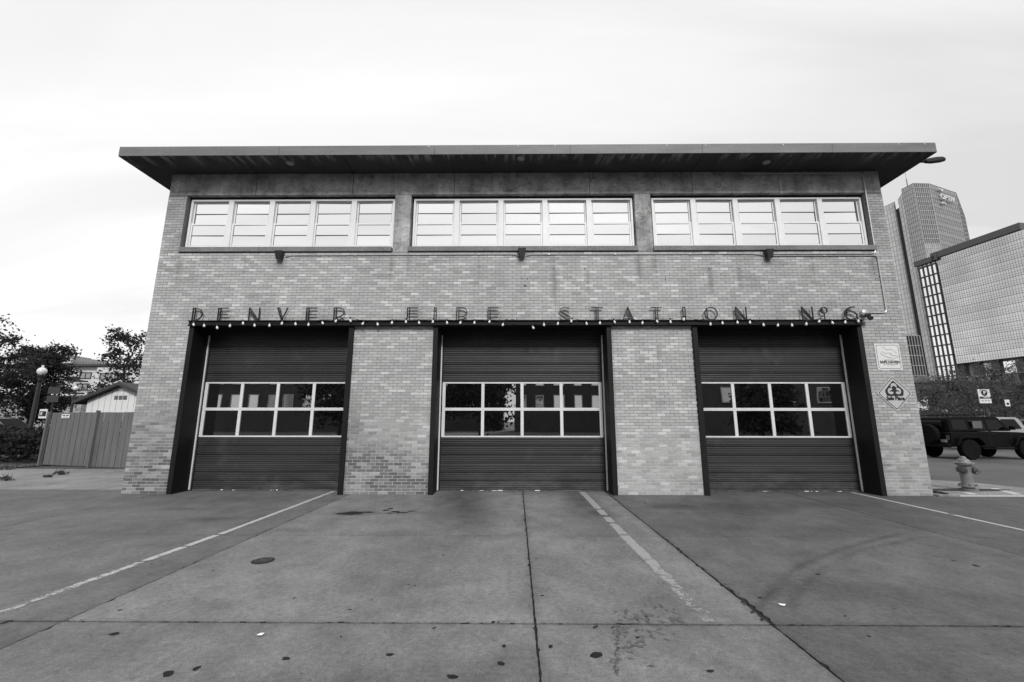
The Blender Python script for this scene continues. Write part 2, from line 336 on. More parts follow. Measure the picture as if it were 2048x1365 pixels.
def stain_fn(x, y):
    "wear and stains with a shape of their own: wheel paths, oil, soot at the joints"
    s = np.ones_like(x); w = vnoise(x, y, 2.2, 3)*.5+vnoise(x, y, 5, 4)*.5
    def g(cx, cyy, sx, sy_, d, ang=0):
        nonlocal s
        c, q = math.cos(ang), math.sin(ang); u = ((x-cx)*c+(y-cyy)*q)/sx; v = (-(x-cx)*q+(y-cyy)*c)/sy_
        s = s*(1-d*np.exp(-(u*u+v*v)**1.3)*(.55+.7*w))
    # wheel paths of the engines leaving the middle bay, and the side bays
    g(-1.2,-.2,.42,1.3,.5, .1); g(-1.15,-1.7,.5,1.5,.42, .25); g(-.75,-1.1,.3,1.6,.3,.05); g(1.3,-.3,.3,1.3,.5,0); g(1.25,-1.6,.4,1.2,.35,-.1); g(-1.5,-4.2,.6,1.6,.16,.3); g(1.3,-4.2,.45,1.6,.14)
    g(-5.9,-.6,1.6,.5,.2); g(5.4,-1.0,1.9,.45,.32,.1); g(4.1,-1.6,.9,.5,.3,.3); g(-5.0,-2.4,.5,.15,.3,.1); g(-6.1,-1.6,.4,.1,.3)
    g(3.1,-2.8,.5,.3,.25); g(-2.95,-2.4,.3,.12,.18); g(-.6,-6.9,.8,.4,.2); g(-3.2,-3.1,.35,.1,.25)
    g(3.0,-1.25,.55,.22,.4,.1); g(4.9,-3.0,1.2,.35,.25,.35); g(3.2,-5.3,1.1,.4,.22,-.15); g(1.5,-7.2,.7,.5,.15)
    g(-2.87,-1.92,.42,.2,.5,.05)          # the oil patch
    g(-1.95,-1.86,.4,.14,.35)
    g(1.55,-1.9,.22,.5,.3)
    # dirt gathering along the joints
    for jx, a in ((-7.83,.06),(-3.665,.10),(.152,.22),(2.04,.25),(6.1,.14)): s = s*(1-a*np.exp(-((x-jx)/.05)**2)*(.4+w))
    for jy, a in ((-3.37,.08),(-6.02,.18)): s = s*(1-a*np.exp(-((y-jy)/.05)**2)*(.4+w))
    s = s*(1-.3*np.exp(-((y-.52)/.07)**2))  # darker strip along the rear slab edge at the foot of the doors
    # curved rubber marks left by a turning engine on the right-hand slab
    for pts, a in (([(1505,1225),(1527,1204),(1573,1150),(1614,1126),(1676,1101),(1751,1080),(1800,1068)], .34), ([(1580,1215),(1597,1184),(1647,1138),(1718,1101),(1780,1088),(1830,1078)], .26)):
        P = np.array([at(px, py, Z=0)[:2] for px, py in pts]); dm = np.full_like(x, 9.0)
        for q0, q1 in zip(P[:-1], P[1:]):
            e_ = q1-q0; t = np.clip(((x-q0[0])*e_[0]+(y-q0[1])*e_[1])/(e_@e_), 0, 1); dm = np.minimum(dm, np.hypot(x-q0[0]-t*e_[0], y-q0[1]-t*e_[1]))
        s = s*(1-a*np.exp(-(dm/.05)**2)*(.45+w))
    s = np.clip(s, .12, 1.2)
    return s
TONE = {}
def slab(x0, x1, y0, y1, tone, res, z=0.0):
    gx_ = lambda q: .009 if abs(q-.152) < .01 or abs(q-2.04) < .01 else .005
    gy_ = lambda q: .013 if abs(q+6.02) < .01 else .004
    a0, a1, a2, a3_ = gx_(x0), gx_(x1), gy_(y0), gy_(y1); x0 += a0; x1 -= a1; y0 += a2; y1 -= a3_
    nx = max(2, int((x1-x0)/res)); ny = max(2, int((y1-y0)/res))
    X, Y = np.meshgrid(np.linspace(x0, x1, nx+1), np.linspace(y0, y1, ny+1))
    jx = (rng.rand(ny+1)-.5)*.008; jx2 = (rng.rand(ny+1)-.5)*.008; jy = (rng.rand(nx+1)-.5)*.008; jy2 = (rng.rand(nx+1)-.5)*.008
    for j in range(ny+1):      # chipped arrises
        if rng.rand() < .03: jx[j] += .02
        if rng.rand() < .03: jx2[j] -= .02
        yy = Y[j, 0]
        if abs(x0-2.049) < .01 and -6 < yy < -3: jx[j] += rng.rand()**2*.025*(1 if yy < -3.4 else .3)+(.02 if yy < -5.5 else 0)
    X[:, 0] += jx; X[:, -1] += jx2; Y[0] += jy; Y[-1] += jy2
    n = (nx+1)*(ny+1); V = np.stack([X.ravel(), Y.ravel(), np.full(n, z)], 1)
    st = stain_fn(X.ravel(), Y.ravel())
    idx = np.arange(n).reshape(ny+1, nx+1)
    F = np.stack([idx[:-1,:-1].ravel(), idx[:-1,1:].ravel(), idx[1:,1:].ravel(), idx[1:,:-1].ravel()], 1).tolist()
    # skirt
    ring = list(idx[0, :])+list(idx[1:, -1])+list(idx[-1, -2::-1])+list(idx[-2:0:-1, 0]); m = len(ring)
    low = V[ring].copy(); low[:, 2] = z-.0125
    F += [[ring[(i+1)%m], ring[i], n+i, n+(i+1)%m] for i in range(m)]
    mb = MB(); mb.tone = tone; mb.add(np.vstack([V, low]).tolist(), F)
    o = mb.build('slab', M_PAVE, apron, attrs={'stain': np.concatenate([st, st[ring]*.5])})
    return o
slabs = {}
for i in range(len(xs)-1):
    for j in range(len(ys)-1):
        xc, yc = (xs[i]+xs[i+1])/2, (ys[j]+ys[j+1])/2; near = abs(xc) < 11 and yc > -8.6
        t = .20  # outer slabs darker: partly their own concrete, partly lens falloff put into the tone
        if xc > 2.1: t = .12 if xc < 6.1 else .10
        if xc < -3.6: t = .14
        if xc < -7.8: t = .125
        if yc < -6.0 and xc < 2.1: t *= .9
        t *= 1+(rng.rand()-.5)*.08
        slabs[(i, j)] = slab(xs[i], xs[i+1], ys[j], ys[j+1], t, .055 if near else .4)
for x0, x1 in ((-17.6,-14.0),(-14.0,-8.73)):
    slab(x0, x1, .52, 2.35, .22, .12); slab(x0, x1, 2.35, 4.9, .23, .12)
def slab_at(x, y):
    for i in range(len(xs)-1):
        for j in range(len(ys)-1):
            if xs[i] <= x < xs[i+1] and ys[j] <= y < ys[j+1]: return slabs[(i, j)]
# painted bay lines ---------------------------------------------------
def paint_line(a, b, w, matl, label=None, wear0=0, wear1=0, par=None, gaps=()):
    a, b = Vector((a[0], a[1], .004)), Vector((b[0], b[1], .004)); d = b-a; L = d.length; d = d.normalized(); nrm = Vector((-d.y, d.x, 0))
    n = max(4, int(L/.06)); vs = []; wr = []
    for i in range(n+1):
        p = a+d*L*i/n
        for k in range(5):
            q = (k/4-.5); jit = (rng.rand()-.5)*.012 if k in (0, 4) else 0
            vs.append(p+nrm*(q*w+jit)); t = i/n; extra = .16 if any(g0_ < t < g1_ for g0_, g1_ in gaps) else 0
            wr.append(wear0+(wear1-wear0)*t+extra+(.06 if k in (0, 4) else 0))
    fs = [(i*5+k, i*5+k+1, (i+1)*5+k+1, (i+1)*5+k) for i in range(n) for k in range(4)]
    mb = MB(); mb.add(vs, [tuple(reversed(f)) for f in fs]); o = mb.build('painted_line', matl, par, attrs={'wear': wr})
    if label: o['label'] = label
    return o
M_LINE = worn_paint('line_paint', .48, .22); M_LINE2 = worn_paint('line_paint_faded', .34, .22, 9)
M_LINE3 = worn_paint('line_paint_thin', .45, .25, 9)
paint_line((-4.17,.42), (-4.22,-3.35), .085, M_LINE, 'white painted bay line in front of the left door', 0, .05, apron, ((.62,.635),))
paint_line((-4.23,-3.4), (-4.36,-5.98), .10, M_LINE, 'worn stretch of the left bay line', .09, .27, apron, ((.2,.21),(.44,.46),))
paint_line((1.5,.42), (1.53,-3.3), .13, M_LINE2, 'faded and flaking bay line right of the middle door', .05, .16, apron, ((.5,.54),(.66,.70),(.8,.83)))
paint_line((1.53,-3.35), (1.57,-5.98), .14, M_LINE2, 'almost worn away end of the middle bay line', .09, .27, apron)
paint_line((7.6,.42), (7.48,-6.0), .09, M_LINE3, 'thin bay line in front of the right door', .02, .2, apron, ((.35,.37),))
# gum, drips and tread prints, thin dark films on the slabs ---------------------------------------------------
M_SPOT = mat('oil_spot', .026, .85, var=.3, scale=9, fine=60, finev=.2, spec=.1)
def blob_poly(mb, x, y, rx, ry, ang=0, n=11, rag=.35, z=.0025):
    ph = rng.rand(n)*rag; c, q = math.cos(ang), math.sin(ang); vs = []
    for k in range(n):
        a = 2*math.pi*k/n; r = 1-ph[k]; u, v = rx*r*math.cos(a), ry*r*math.sin(a); vs.append((x+u*c-v*q, y+u*q+v*c, z))
    mb.add(vs, [tuple(range(n))])
sp_m = MB()
for px, py, r in [(1192,1311,.045),(887,1111+0,.018),(1008,1293,.018),(780,1310,.022),(1002,1328,.026),(905,1354,.03),(1084,1192,.016),(1101,1294,.02),(858,1099,.012),(336,1348,.035),(393,1338,.025),
               (572,1318,.025),(228,1269,.03),(12,1245,.03),(986,1245,.018),(997,1245,.01),(1248,1095,.014),(303,1129,.012),(240,1221,.015),(118,1093,.014),(1030,1042,.015),(1073,1118,.012),(520,1145,.01),
               (1484,1010+18,.02),(1636,1149,.02),(1952,1132,.03),(1907,1122,.02),(1520,1196,.02),(1738,1273,.012),(1290,1007,.03),(1420,1343,.02),(700,1340-120,.012),(682,1364-90,.01)]:
    p = at(px, py, Z=0); blob_poly(sp_m, p[0], p[1], r*1.5, r, rng.rand()*3)
for k in range(170):
    x, y = rng.uniform(-9, 9), rng.uniform(-7, .3)
    if rng.rand() < .45: x, y = rng.normal(.35, .75), rng.uniform(-5.8, .2)
    blob_poly(sp_m, x, y, .004+.016*rng.rand()**2, .004+.012*rng.rand()**2, rng.rand()*3, 7)
for px, py, rx_, ry_, an in [(705,1027,.25,.16,.03),(690,1028,.2,.09,0),(733,1025,.16,.06,0),(772,1021,.08,.07,.3),(781,1018,.06,.07,-.6),(791,1024,.1,.06,-.5),(806,1026,.14,.05,.1),(824,1023,.11,.035,.2),(779,1027,.05,.04,0)]:
    p = at(px, py, Z=0); blob_poly(sp_m, p[0], p[1], rx_, ry_, an, 17, .35, z=.0025+.0004*rng.rand())
stuff(sp_m.build('stain_spots', M_SPOT, apron))
tr = MB()
def tread(pxa, pya, pxb, pyb, n, w, keep=.75, sz=.022):
    a, b = at(pxa, pya, Z=0), at(pxb, pyb, Z=0)
    d = (b-a)/np.linalg.norm(b-a); nr = np.array([-d[1], d[0], 0])
    for i in range(n):
        p = a+(b-a)*i/(n-1)
        for k in range(-3, 4):
            if rng.rand() < keep*(1-abs(k)*.1): q = p+nr*k*w/7+d*abs(k)*.02; blob_poly(tr, q[0], q[1], sz*(.5+rng.rand()), sz*.45*(.6+rng.rand()), rng.rand()*3, 10, .65)
tread(1262,1215,1262,1318,22,.30,.22,.035); tread(1322,1212,1318,1292,12,.36,.24,.035); tread(1237,1240,1232,1345,26,.03,.5,.016); tread(1196,1050,1205,1072,10,.45,.5,.013)
for px, py, r in [(1272,1282,.05),(1255,1268,.035),(1345,1240,.05),(1360,1246,.035),(1318,1243,.045),(1290,1230,.04),(1275,1240,.035),(1295,1268,.03),(1302,1212,.03)]:
    p = at(px, py, Z=0)
    for q in range(4): blob_poly(tr, p[0]+rng.normal(0, .03), p[1]+rng.normal(0, .03), r*.75, r*.4, .6+rng.rand()*.8, 13, .65, z=.0025+.0005*q)
stuff(tr.build('tread_marks', mat('tread_mark', .10, .7, var=.3, scale=9), apron))
# crumbled joint filler ---------------------------------------------------
cf = MB()
for k in range(140):
    t = rng.rand(); 
    if k < 60: x, y = 2.045+rng.normal(0, .009)*(1+t), -3.2-2.9*t
    elif k < 90: x, y = .152+rng.normal(0,.006), rng.uniform(-6.6, .3)
    else: x, y = rng.uniform(-5, 6), -6.02+rng.normal(0, .004)
    blob_poly(cf, x, y, .012+.03*rng.rand(), .006+.006*rng.rand(), 0 if k >= 90 else 1.57, 7, .5, z=.003)
for px, py, r in [(1525,1240,.05),(1505,1225,.045),(1485,1205,.035),(1463,1187,.02),(1190,1255,.04),(1225,1256,.03),(868,1257,.03),(1360,1107,.03),(1372,1112,.03),(1690,1233,.025),(281,1175,.02),(1058,1150,.015),(1068,1257,.02)]:
    p = at(px, py, Z=0); blob_poly(cf, p[0], p[1], r*1.0, r*.4, .8, 10, .5, z=.0035)
stuff(cf.build('joint_filler', mat('joint_filler', .018, .95, bump=.004), apron))

db = MB()
for k in range(420):
    q_ = rng.rand()
    if q_ < .75:
        x = rng.uniform(-8.7, 9.0); y = -abs(rng.normal(0, .045))-.004
        if any(a+.1 < x < b-.1 for a, b in ((-7.68,-3.80),(-1.93,2.216),(4.10,8.01))): y = .47-abs(rng.normal(0, .05))
    else: x, y = rng.uniform(-8.5, 8.8), rng.uniform(-6.5, .3)
    blob_poly(db, x, y, .006+.018*rng.rand()**2, .004+.01*rng.rand()**2, rng.rand()*3, 6, .5, z=.005)
stuff(db.build('grit', mat('grit', .05, .9, var=.5, scale=12), apron))

# ================================================================== FIRE STATION
XL, XR = -8.72, 9.05
BAYS = [(-7.68,-3.80),(-1.93,2.216),(4.10,8.01)]; ZB, ZT = 3.774, 3.90
WIN = [(-8.25,-3.01),(-2.61,2.94),(3.34,8.63)]; ZS, ZF, ZH, ZC = 5.62, 5.79, 7.15, 7.74
ST = empty('fire_station', (0,0,0), 'two-storey brick fire station with three dark garage doors and a flat overhanging roof', 'building')
w = MB()
for a, b in ((XL,-7.68),(-3.80,-1.93),(2.216,4.10),(8.01,XR)): w.box(a, b, .006, .36, 0, ZT)
w.box(XL, XR, .006, .36, ZT, ZS); w.box(XL, WIN[0][0], .006, .36, ZS, ZH); w.box(WIN[2][1], XR, .006, .36, ZS, ZH)
w.box(XL, XL+.3, .36, 14, 0, ZC); w.box(XR-.3, XR, .36, 14, 0, ZC); w.box(XL+.3, XR-.3, 13.7, 14, 0, ZC)
w.build('wall', M_MORTAR, ST)
# --- bricks
BH, BL, JT = .0677, .2032, .0095
rows = int(ZH/BH); pieces = []
def openings(z):
    if z+BH <= ZT-.02: return [(a, b) for a, b in BAYS]
    if z+BH*.6 >= ZS: return [(WIN[0][0], WIN[2][1])]
    return []
tones = [.30,.38,.44,.48,.51,.54,.58,.64]
def tone_for(x, z):
    r = rng.rand(); t = .455+rng.normal(0, .042)
    if r < .07: t = .39+rng.rand()*.06
    elif r > .90: t = .58+rng.rand()*.06
    k = 0
    hi = lambda z0, z1: min(1, max(0, (z1-z)/(z1-z0)))
    nzv = float(vnoise(np.array([x+30]), np.array([z]), 1.3, 9)[0])
    if x < -6.5: k = hi(.9, 2.3)*(.75+.4*nzv)
    elif x < -1.5: k = hi(.5, 2.3)*(.9 if x < -2.3 or z < 1.2 else .6)*(.45+nzv)
    elif x < 5: k = hi(.0, 1.6)*.35*nzv
    else: k = hi(.3, 2.2)*.35*(.5+nzv)+.12
    if k > 0:
        d = .15+rng.normal(0, .05)+(.14 if rng.rand() < .2 else 0)
        t = t*(1-min(1, k))+d*min(1, k)
    if z > ZS: t *= .8
    if 3 > x > 2 or 2.2 < x < 4.1: t *= 1.0
    return min(.75, max(.12, t))
for r in range(rows):
    z = r*BH; ops = openings(z); edges = [XL]+[e for o in ops for e in o]+[XR]
    for s0, s1 in zip(edges[::2], edges[1::2]):
        x = XL-(BL/2 if r % 2 else 0)
        if r % 6 == 5: x -= .0
        while x < s1:
            a, b = max(x, s0), min(x+BL, s1)
            if b-a > .03: pieces.append((a+(JT/2 if a > s0 else .001), b-(JT/2 if b < s1 else .001), z+JT/2, z+BH-JT/2))
            x += BL
def parea(p):
    a = prj(p[0], 0, p[2]); b = prj(p[1], 0, p[2]); c = prj(p[0], 0, p[3]); return abs(b[0]-a[0])*abs(a[1]-c[1])
order = sorted(range(len(pieces)), key=lambda i: -parea(pieces[i])); single = set(order[:300])
rest = MB(); cache = {}
for i, (a, b, z0, z1) in enumerate(pieces):
    t = tone_for((a+b)/2, z0); y = -.0015+rng.rand()*.003
    if i in single:
        key = (round(b-a, 3), round(t*25))
        if key not in cache:
            wd = key[0]; q = MB(); q.tone = key[1]/25
            q.box(0, wd, 0, .012, 0, z1-z0)
            o = q.build('brick', M_BRICK, ST, bevel=.0015); cache[key] = o.data
        else:
            o = bpy.data.objects.new('brick', cache[key]); COL.objects.link(o); o.parent = ST
        o.location = (a, y, z0)
    else:
        rest.tone = t
        vs = [(a,y,z0),(b,y,z0),(b,y,z1),(a,y,z1),(a,.012,z0),(b,.012,z0),(b,.012,z1),(a,.012,z1)]
        rest.add(vs, [(0,1,2,3),(4,5,1,0),(3,2,6,7),(4,0,3,7),(1,5,6,2)])
stuff(rest.build('brickwork', M_BRICK, ST))
# weep holes
wh = MB()
for px, py in ((1044,558),(1055,558),(1049,572),(1052,572),(1107,538),(1170,538),(1418,538),(1478,538),(1331,560)):
    p = at(px, py, Y=0); wh.box(p[0]-.012, p[0]+.012, -.006, -.002, p[2]-.012, p[2]+.012)
stuff(wh.build('weep_holes', M_DARK, ST))
# --- concrete frame: band panels, pillars, sills
bj = [XL]+[at(px, 375, Y=0)[0] for px in (513,706,909,1179,1385,1558)]+[XR]
for a, b in zip(bj[:-1], bj[1:]):
    q = MB(); q.box(a+.006, b-.006, -.004+rng.rand()*.004, .3, ZH+.003, ZC-.004); q.build('band_panel', M_BAND, ST, bevel=.006)
q = MB(); q.box(XL+.01, XR-.01, .02, .36, ZH+.01, ZC-.01); q.build('band_backing', M_DARK, ST)
for a, b in ((WIN[0][1], WIN[1][0]), (WIN[1][1], WIN[2][0])):
    q = MB(); q.box(a+.002, b-.002, -.003, .35, ZS+.002, ZH-.002); q.build('pillar', M_PILLAR, ST, bevel=.006)
for (a, b), (sa, sb) in zip(WIN, ((-8.30,-3.03),(-2.63,2.96),(3.33,8.68))):
    q = MB(); q.box(sa if sa > -8.26 else a, sb, -.045, -.006, ZS+.02, ZF-.03); q.box(max(sa,a)+.004, min(sb,b)-.004, -.006, .34, ZS+.02, ZF-.03); q.build('window_sill', M_SILL, ST, bevel=.004)
# --- strip windows: five double-hung units in each bank
YW = .10; M_BAR = mat('glazing_bar_grey', .10, .6)
for (a, b) in WIN:
    q = MB(); q.box(a+.004, b-.004, YW+.01, .34, ZH-.06, ZH-.004); q.build('lintel', M_DARK, ST)  # near-black colour stands in for the shaded recess above the frames
    a0, b0 = a+.05, b-.03; mull = .13; n = 5; wu = (b0-a0-mull*(n-1)-.1)/n; z0, z1 = ZF-.03, ZH-.065
    f = MB(); f.box(a0, b0, YW, YW+.1, z0, z0+.05); f.box(a0, b0, YW, YW+.1, z1-.045, z1)
    f.box(a0, a0+.05, YW, YW+.1, z0+.05, z1-.045); f.box(b0-.05, b0, YW, YW+.1, z0+.05, z1-.045)
    for k in range(1, n):
        x = a0+.05+k*wu+(k-1)*mull; f.box(x, x+mull, YW-.006, YW+.1, z0+.05, z1-.045)
    f.build('window_frame', M_WHITE, ST, bevel=.003)
    for k in range(n):
        x0 = a0+.05+k*(wu+mull); x1 = x0+wu; zm = (z0+.05+z1-.045)/2
        wdw = MB(); rect_ring(wdw, x0+.003, x1-.003, YW+.055, YW+.085, zm-.02, z1-.048, .035)
        wo = wdw.build('window', M_WHITE, ST, bevel=.002)
        ls = MB(); rect_ring(ls, x0+.003, x1-.003, YW+.022, YW+.052, z0+.053, zm+.02, .042); ls.build('lower_sash', M_WHITE, wo, bevel=.002)
        for (pz0, pz1, py) in ((zm+.015, z1-.083, YW+.07), (z0+.095, zm-.022, YW+.037)):
            pm = (pz0+pz1)/2; mu = MB(); mu.box(x0+.046, x1-.046, py-.012, py+.01, pm-.008, pm+.008); mu.build('glazing_bar', M_BAR, wo)
            gk = MB(); rect_ring(gk, x0+.036, x1-.036, py-.006, py-.001, pz0-.004, pz1+.004, .010); gk.build('glazing_bead', M_BAR, wo)
            for qa, qb in ((pz0, pm-.01), (pm+.01, pz1)):
                pn = MB(); pn.tone = .90+.1*rng.rand(); ty = (rng.rand()-.5)*.01; tz = (rng.rand()-.5)*.006
                pn.add([(x0+.036,py+ty,qa),(x1-.036,py-ty,qa),(x1-.036,py-ty+tz,qb),(x0+.036,py+ty+tz,qb)], [(0,1,2,3)])
                v = pn.v; pn.add([(p[0], p[1]+.006, p[2]) for p in v[:4]], [(3,2,1,0)]); pn.f += [[0,4,5,1],[1,5,6,2],[2,6,7,3],[3,7,4,0]]; pn.mi += [0]*4; pn.t += [pn.tone]*4
                pn.build('pane', M_GLASS, wo)
# --- steel portal
q = MB(); q.box(BAYS[0][0], BAYS[2][1], -.10, -.004, ZB, ZT); q.box(BAYS[0][0], BAYS[2][1], -.135, -.10, ZT-.022, ZT)
q.box(BAYS[0][0], BAYS[2][1], -.13, -.10, ZB, ZB+.02)
q.build('door_header_beam', M_STEEL, ST, bevel=.003)
YD = .50
for a, b in BAYS:
    for s, x in ((1, a), (-1, b)):
        q = MB(); x2 = x+s*.11; q.box(min(x, x2), max(x, x2), -.06, YD-.02, .0, ZB-.002); q.build('door_jamb', M_STEEL, ST, bevel=.003)
        q = MB(); x3 = x2+s*.028; q.box(min(x2, x3), max(x2, x3), YD-.055, YD-.03, .02, ZB-.12); q.build('weather_strip', M_ALU, ST)
        q = MB(); x3 = x2+s*.05; q.box(min(x2, x3), max(x2, x3), YD-.028, YD+.02, .0, ZB); q.build('door_track', M_RUBBER, ST)
    q = MB(); q.box(a+.11, b-.11, .0, 1.2, ZB-.0, ZB+.1); q.build('door_recess_ceiling', M_STEEL, ST)
    # the sectional door
    xa, xb = a+.165, b-.165; zs_ = [.012,.6,1.21,1.86,2.505,3.15,3.80]
    dr = MB(); dr.box(xa, xb, YD-.012, YD+.03, .004, .03); door = dr.build('garage_door', mat('bottom_seal', .09, .6, var=.5, scale=5), ST); door['label'] = 'dark ribbed sectional door with two rows of panes'
    sc_ = MB()
    for k in range(5): x_ = xa+(xb-xa)*(.1+.8*rng.rand()); w_ = .04+.1*rng.rand(); sc_.box(x_, x_+w_, YD-.0155, YD-.0125, .008, .008+.012*rng.rand()+.006)
    stuff(sc_.build('scuffs', M_WHITE, door))
    for si in (0, 1, 4, 5):
        z0, z1 = zs_[si]+(.02 if si == 0 else 0), zs_[si+1]; h = z1-z0; prof = [(0, z0+.002), (-.004, z0+.01)]
        for k in range(1, 12):
            zc_ = z0+h*k/12
            if k in (4, 8): prof += [(-.004, zc_-.016), (.024, zc_-.009), (.024, zc_+.009), (-.004, zc_+.014)]
            else: prof += [(-.004, zc_-.010), (.007, zc_-.003), (.007, zc_+.003), (-.008, zc_+.008)]
        prof += [(-.004, z1-.01), (0, z1-.002)]
        n = len(prof); m_ = MB(); m_.add([(xa, YD+p[0], p[1]) for p in prof]+[(xb, YD+p[0], p[1]) for p in prof], [(i, i+n, i+n+1, i+1) for i in range(n-1)])
        m_.box(xa, xb, YD+.02, YD+.05, z0, z1-.0005); m_.build('door_panel', M_DOOR, door)
    gz0, gzm, gz1 = 1.21, 1.862, 2.505
    for z0, z1 in ((gz0, gzm-.001), (gzm+.001, gz1)):
        fr = MB(); rw = .032; rect_ring(fr, xa, xb, YD-.02, YD+.02, z0+.001, z1-.001, rw); wd = (xb-xa)
        cols = [xa+rw+ (wd-2*rw)*k/4 for k in range(5)]
        fr.box(xa+rw, xa+rw+.04, YD-.018, YD+.02, z0+rw+.001, z1-rw-.001); fr.box(xb-rw-.04, xb-rw, YD-.018, YD+.02, z0+rw+.001, z1-rw-.001)
        for k in (1, 2, 3): fr.box(cols[k]-.036, cols[k]+.036, YD-.018, YD+.02, z0+rw+.001, z1-rw-.001)
        fr.build('glazing_rail', M_ALU, door, bevel=.002)
        for k in range(4):
            pn = MB(); t1 = (rng.rand()-.5)*.008; xx0, xx1 = cols[k]+.03, cols[k+1]-.03
            pn.box(xx0, xx1, YD+.0, YD+.006, z0+rw-.004, z1-rw+.004)
            for vi, vv in enumerate(pn.v): pn.v[vi] = (vv[0], vv[1]+(t1 if vv[0] > (xx0+xx1)/2 else -t1)*.5, vv[2])
            pn.build('pane', M_DGLASS, door)
# --- roof
RX0, RX1, RY0, RY1 = -9.38, 9.76, -.78, 14.6; RT = 7.965
sj = [RX0]+bj[1:-1]+[RX1]
for a, b in zip(sj[:-1], sj[1:]):
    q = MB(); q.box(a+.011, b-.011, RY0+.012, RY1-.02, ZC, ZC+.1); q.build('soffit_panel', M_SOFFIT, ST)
q = MB(); q.box(RX0+.02, RX1-.02, RY0+.02, RY1-.02, ZC+.02, RT-.01); q.build('roof', mat('roof_felt', .1, .9), ST)
fj = [RX0]+[at(px, 285, Y=RY0)[0] for px in (560,870,1140,1403,1663)]+[RX1]
for a, b in zip(fj[:-1], fj[1:]):
    q = MB(); q.box(a+.002, b-.002, RY0-.006-rng.rand()*.004, RY0+.01, ZC-.015, RT); q.box(a+.002, b-.002, RY0+.01, RY0+.09, RT-.006, RT)
    q.build('fascia_panel', M_FASCIA, ST, bevel=.004)
for x, s in ((RX0, -1), (RX1, 1)):
    q = MB(); q.box(min(x, x+s*.012), max(x, x+s*.012), RY0+.012, RY1, ZC-.015, RT); q.build('side_fascia', M_FASCIA, ST, bevel=.003)
nb = MB()
for px in (1036,1110,1333,1410,1565,1795,1847,858): p = at(px, 283, Y=RY0); nb.box(p[0]-.01, p[0]+.01, RY0-.016, RY0-.009, RT-.05, RT-.03)
stuff(nb.build('fascia_fixings', M_WHITE, ST))
for px, py in ((580,326),(1042,316),(1533,324)):
    p = at(px, py, Z=ZC); q = MB(); q.lathe([(.07,-.03),(.085,-.024),(.09,-.001)], (p[0],p[1],ZC), 16)
    tag(q.build('soffit_light', mat('light_cover', .3, .5), None, smooth=True), 'small round light set in the soffit, '+{580:'leftmost of the three, over the left door',1042:'over the middle door',1533:'the right one, with a conduit looping past it'}[px], 'light', 'round lights under the roof overhang')

# ================================================================== THINGS ON THE FACADE
# --- wall packs
for px, py, lb in ((559,512,'above the left door'),(1044,507,'above the middle door'),(1538,509,'above the right door')):
    p = at(px, py, Y=-.07); x, z = p[0], p[2]; f = empty('wall_light', (x,0,z), 'dark tapered box wall light under the sill, '+lb, 'wall light', 'dark box lights below the window sills')
    q = MB(); q.add([(x-.095,-.012,z+.11),(x+.095,-.012,z+.11),(x+.095,-.15,z+.11),(x-.095,-.15,z+.11),(x-.06,-.012,z-.10),(x+.06,-.012,z-.10),(x+.06,-.12,z-.10),(x-.06,-.12,z-.10)],
        [(0,1,2,3),(7,6,5,4),(0,3,7,4),(3,2,6,7),(2,1,5,6),(1,0,4,5)]); q.build('housing', mat('bronze_housing', .010, .5), f, bevel=.006)
    q = MB(); q.box(x-.045, x+.045, -.105, -.03, z-.108, z-.10); q.build('lens', mat('light_lens', .25, .3), f)
# --- conduits
def conduit(name, pts, r, label, strap=None):
    q = MB(); P = [Vector(p) for p in pts]; sm = [P[0]]
    for i in range(1, len(P)-1):
        a, b, c = P[i-1], P[i], P[i+1]; rr = min(.09, (a-b).length*.4, (c-b).length*.4)
        p0 = b+(a-b).normalized()*rr; p1 = b+(c-b).normalized()*rr
        for t in (0, .25, .5, .75, 1): sm.append(p0*(1-t)**2+b*2*t*(1-t)+p1*t*t)
    sm.append(P[-1]); q.tube(sm, r, 8); e = empty(name, pts[0], label, 'conduit', 'conduits on the upper wall'); q.build('pipe', M_GALV, e, smooth=True)
    for s in strap or []: k = MB(); k.box(s[0]-.02, s[0]+.02, s[1]-.016, s[1]+.012, s[2]-.012, s[2]+.012); k.build('strap', M_GALV, e)
    return e
yc = -.02
conduit('conduit', [(-5.6,yc,5.51),(-5.45,yc,5.545),(-.05,yc,5.555),(.06,yc,5.52)], .011, 'thin conduit running from the left wall light to the middle one', [(-3.9,yc,5.547),(-2.4,yc,5.552),(-.9,yc,5.555)])
conduit('conduit', [(.24,yc,5.52),(.4,yc,5.55),(5.7,yc,5.55),(5.95,yc,5.515)], .011, 'thin conduit running from the middle wall light to the right one', [(.8,yc,5.55),(2.4,yc,5.55),(4.2,yc,5.55)])
conduit('conduit', [(6.15,yc,5.545),(8.64,yc,5.55),(8.64,yc,7.62),(8.5,yc-.01,7.66),(5.6,-.03,7.665)], .014, 'galvanised conduit climbing the right corner and running along the soffit', [(8.64,yc,6.1),(8.64,yc,7.2),(7.2,yc,5.55)])
conduit('conduit', [(6.15,yc,5.50),(8.67,yc,5.50),(8.67,yc,4.085),(8.28,yc,4.085)], .014, 'galvanised conduit dropping down the right wall to the floodlight by the number 6', [(7.4,yc,5.50),(8.67,yc,5.0),(8.67,yc,4.4)])
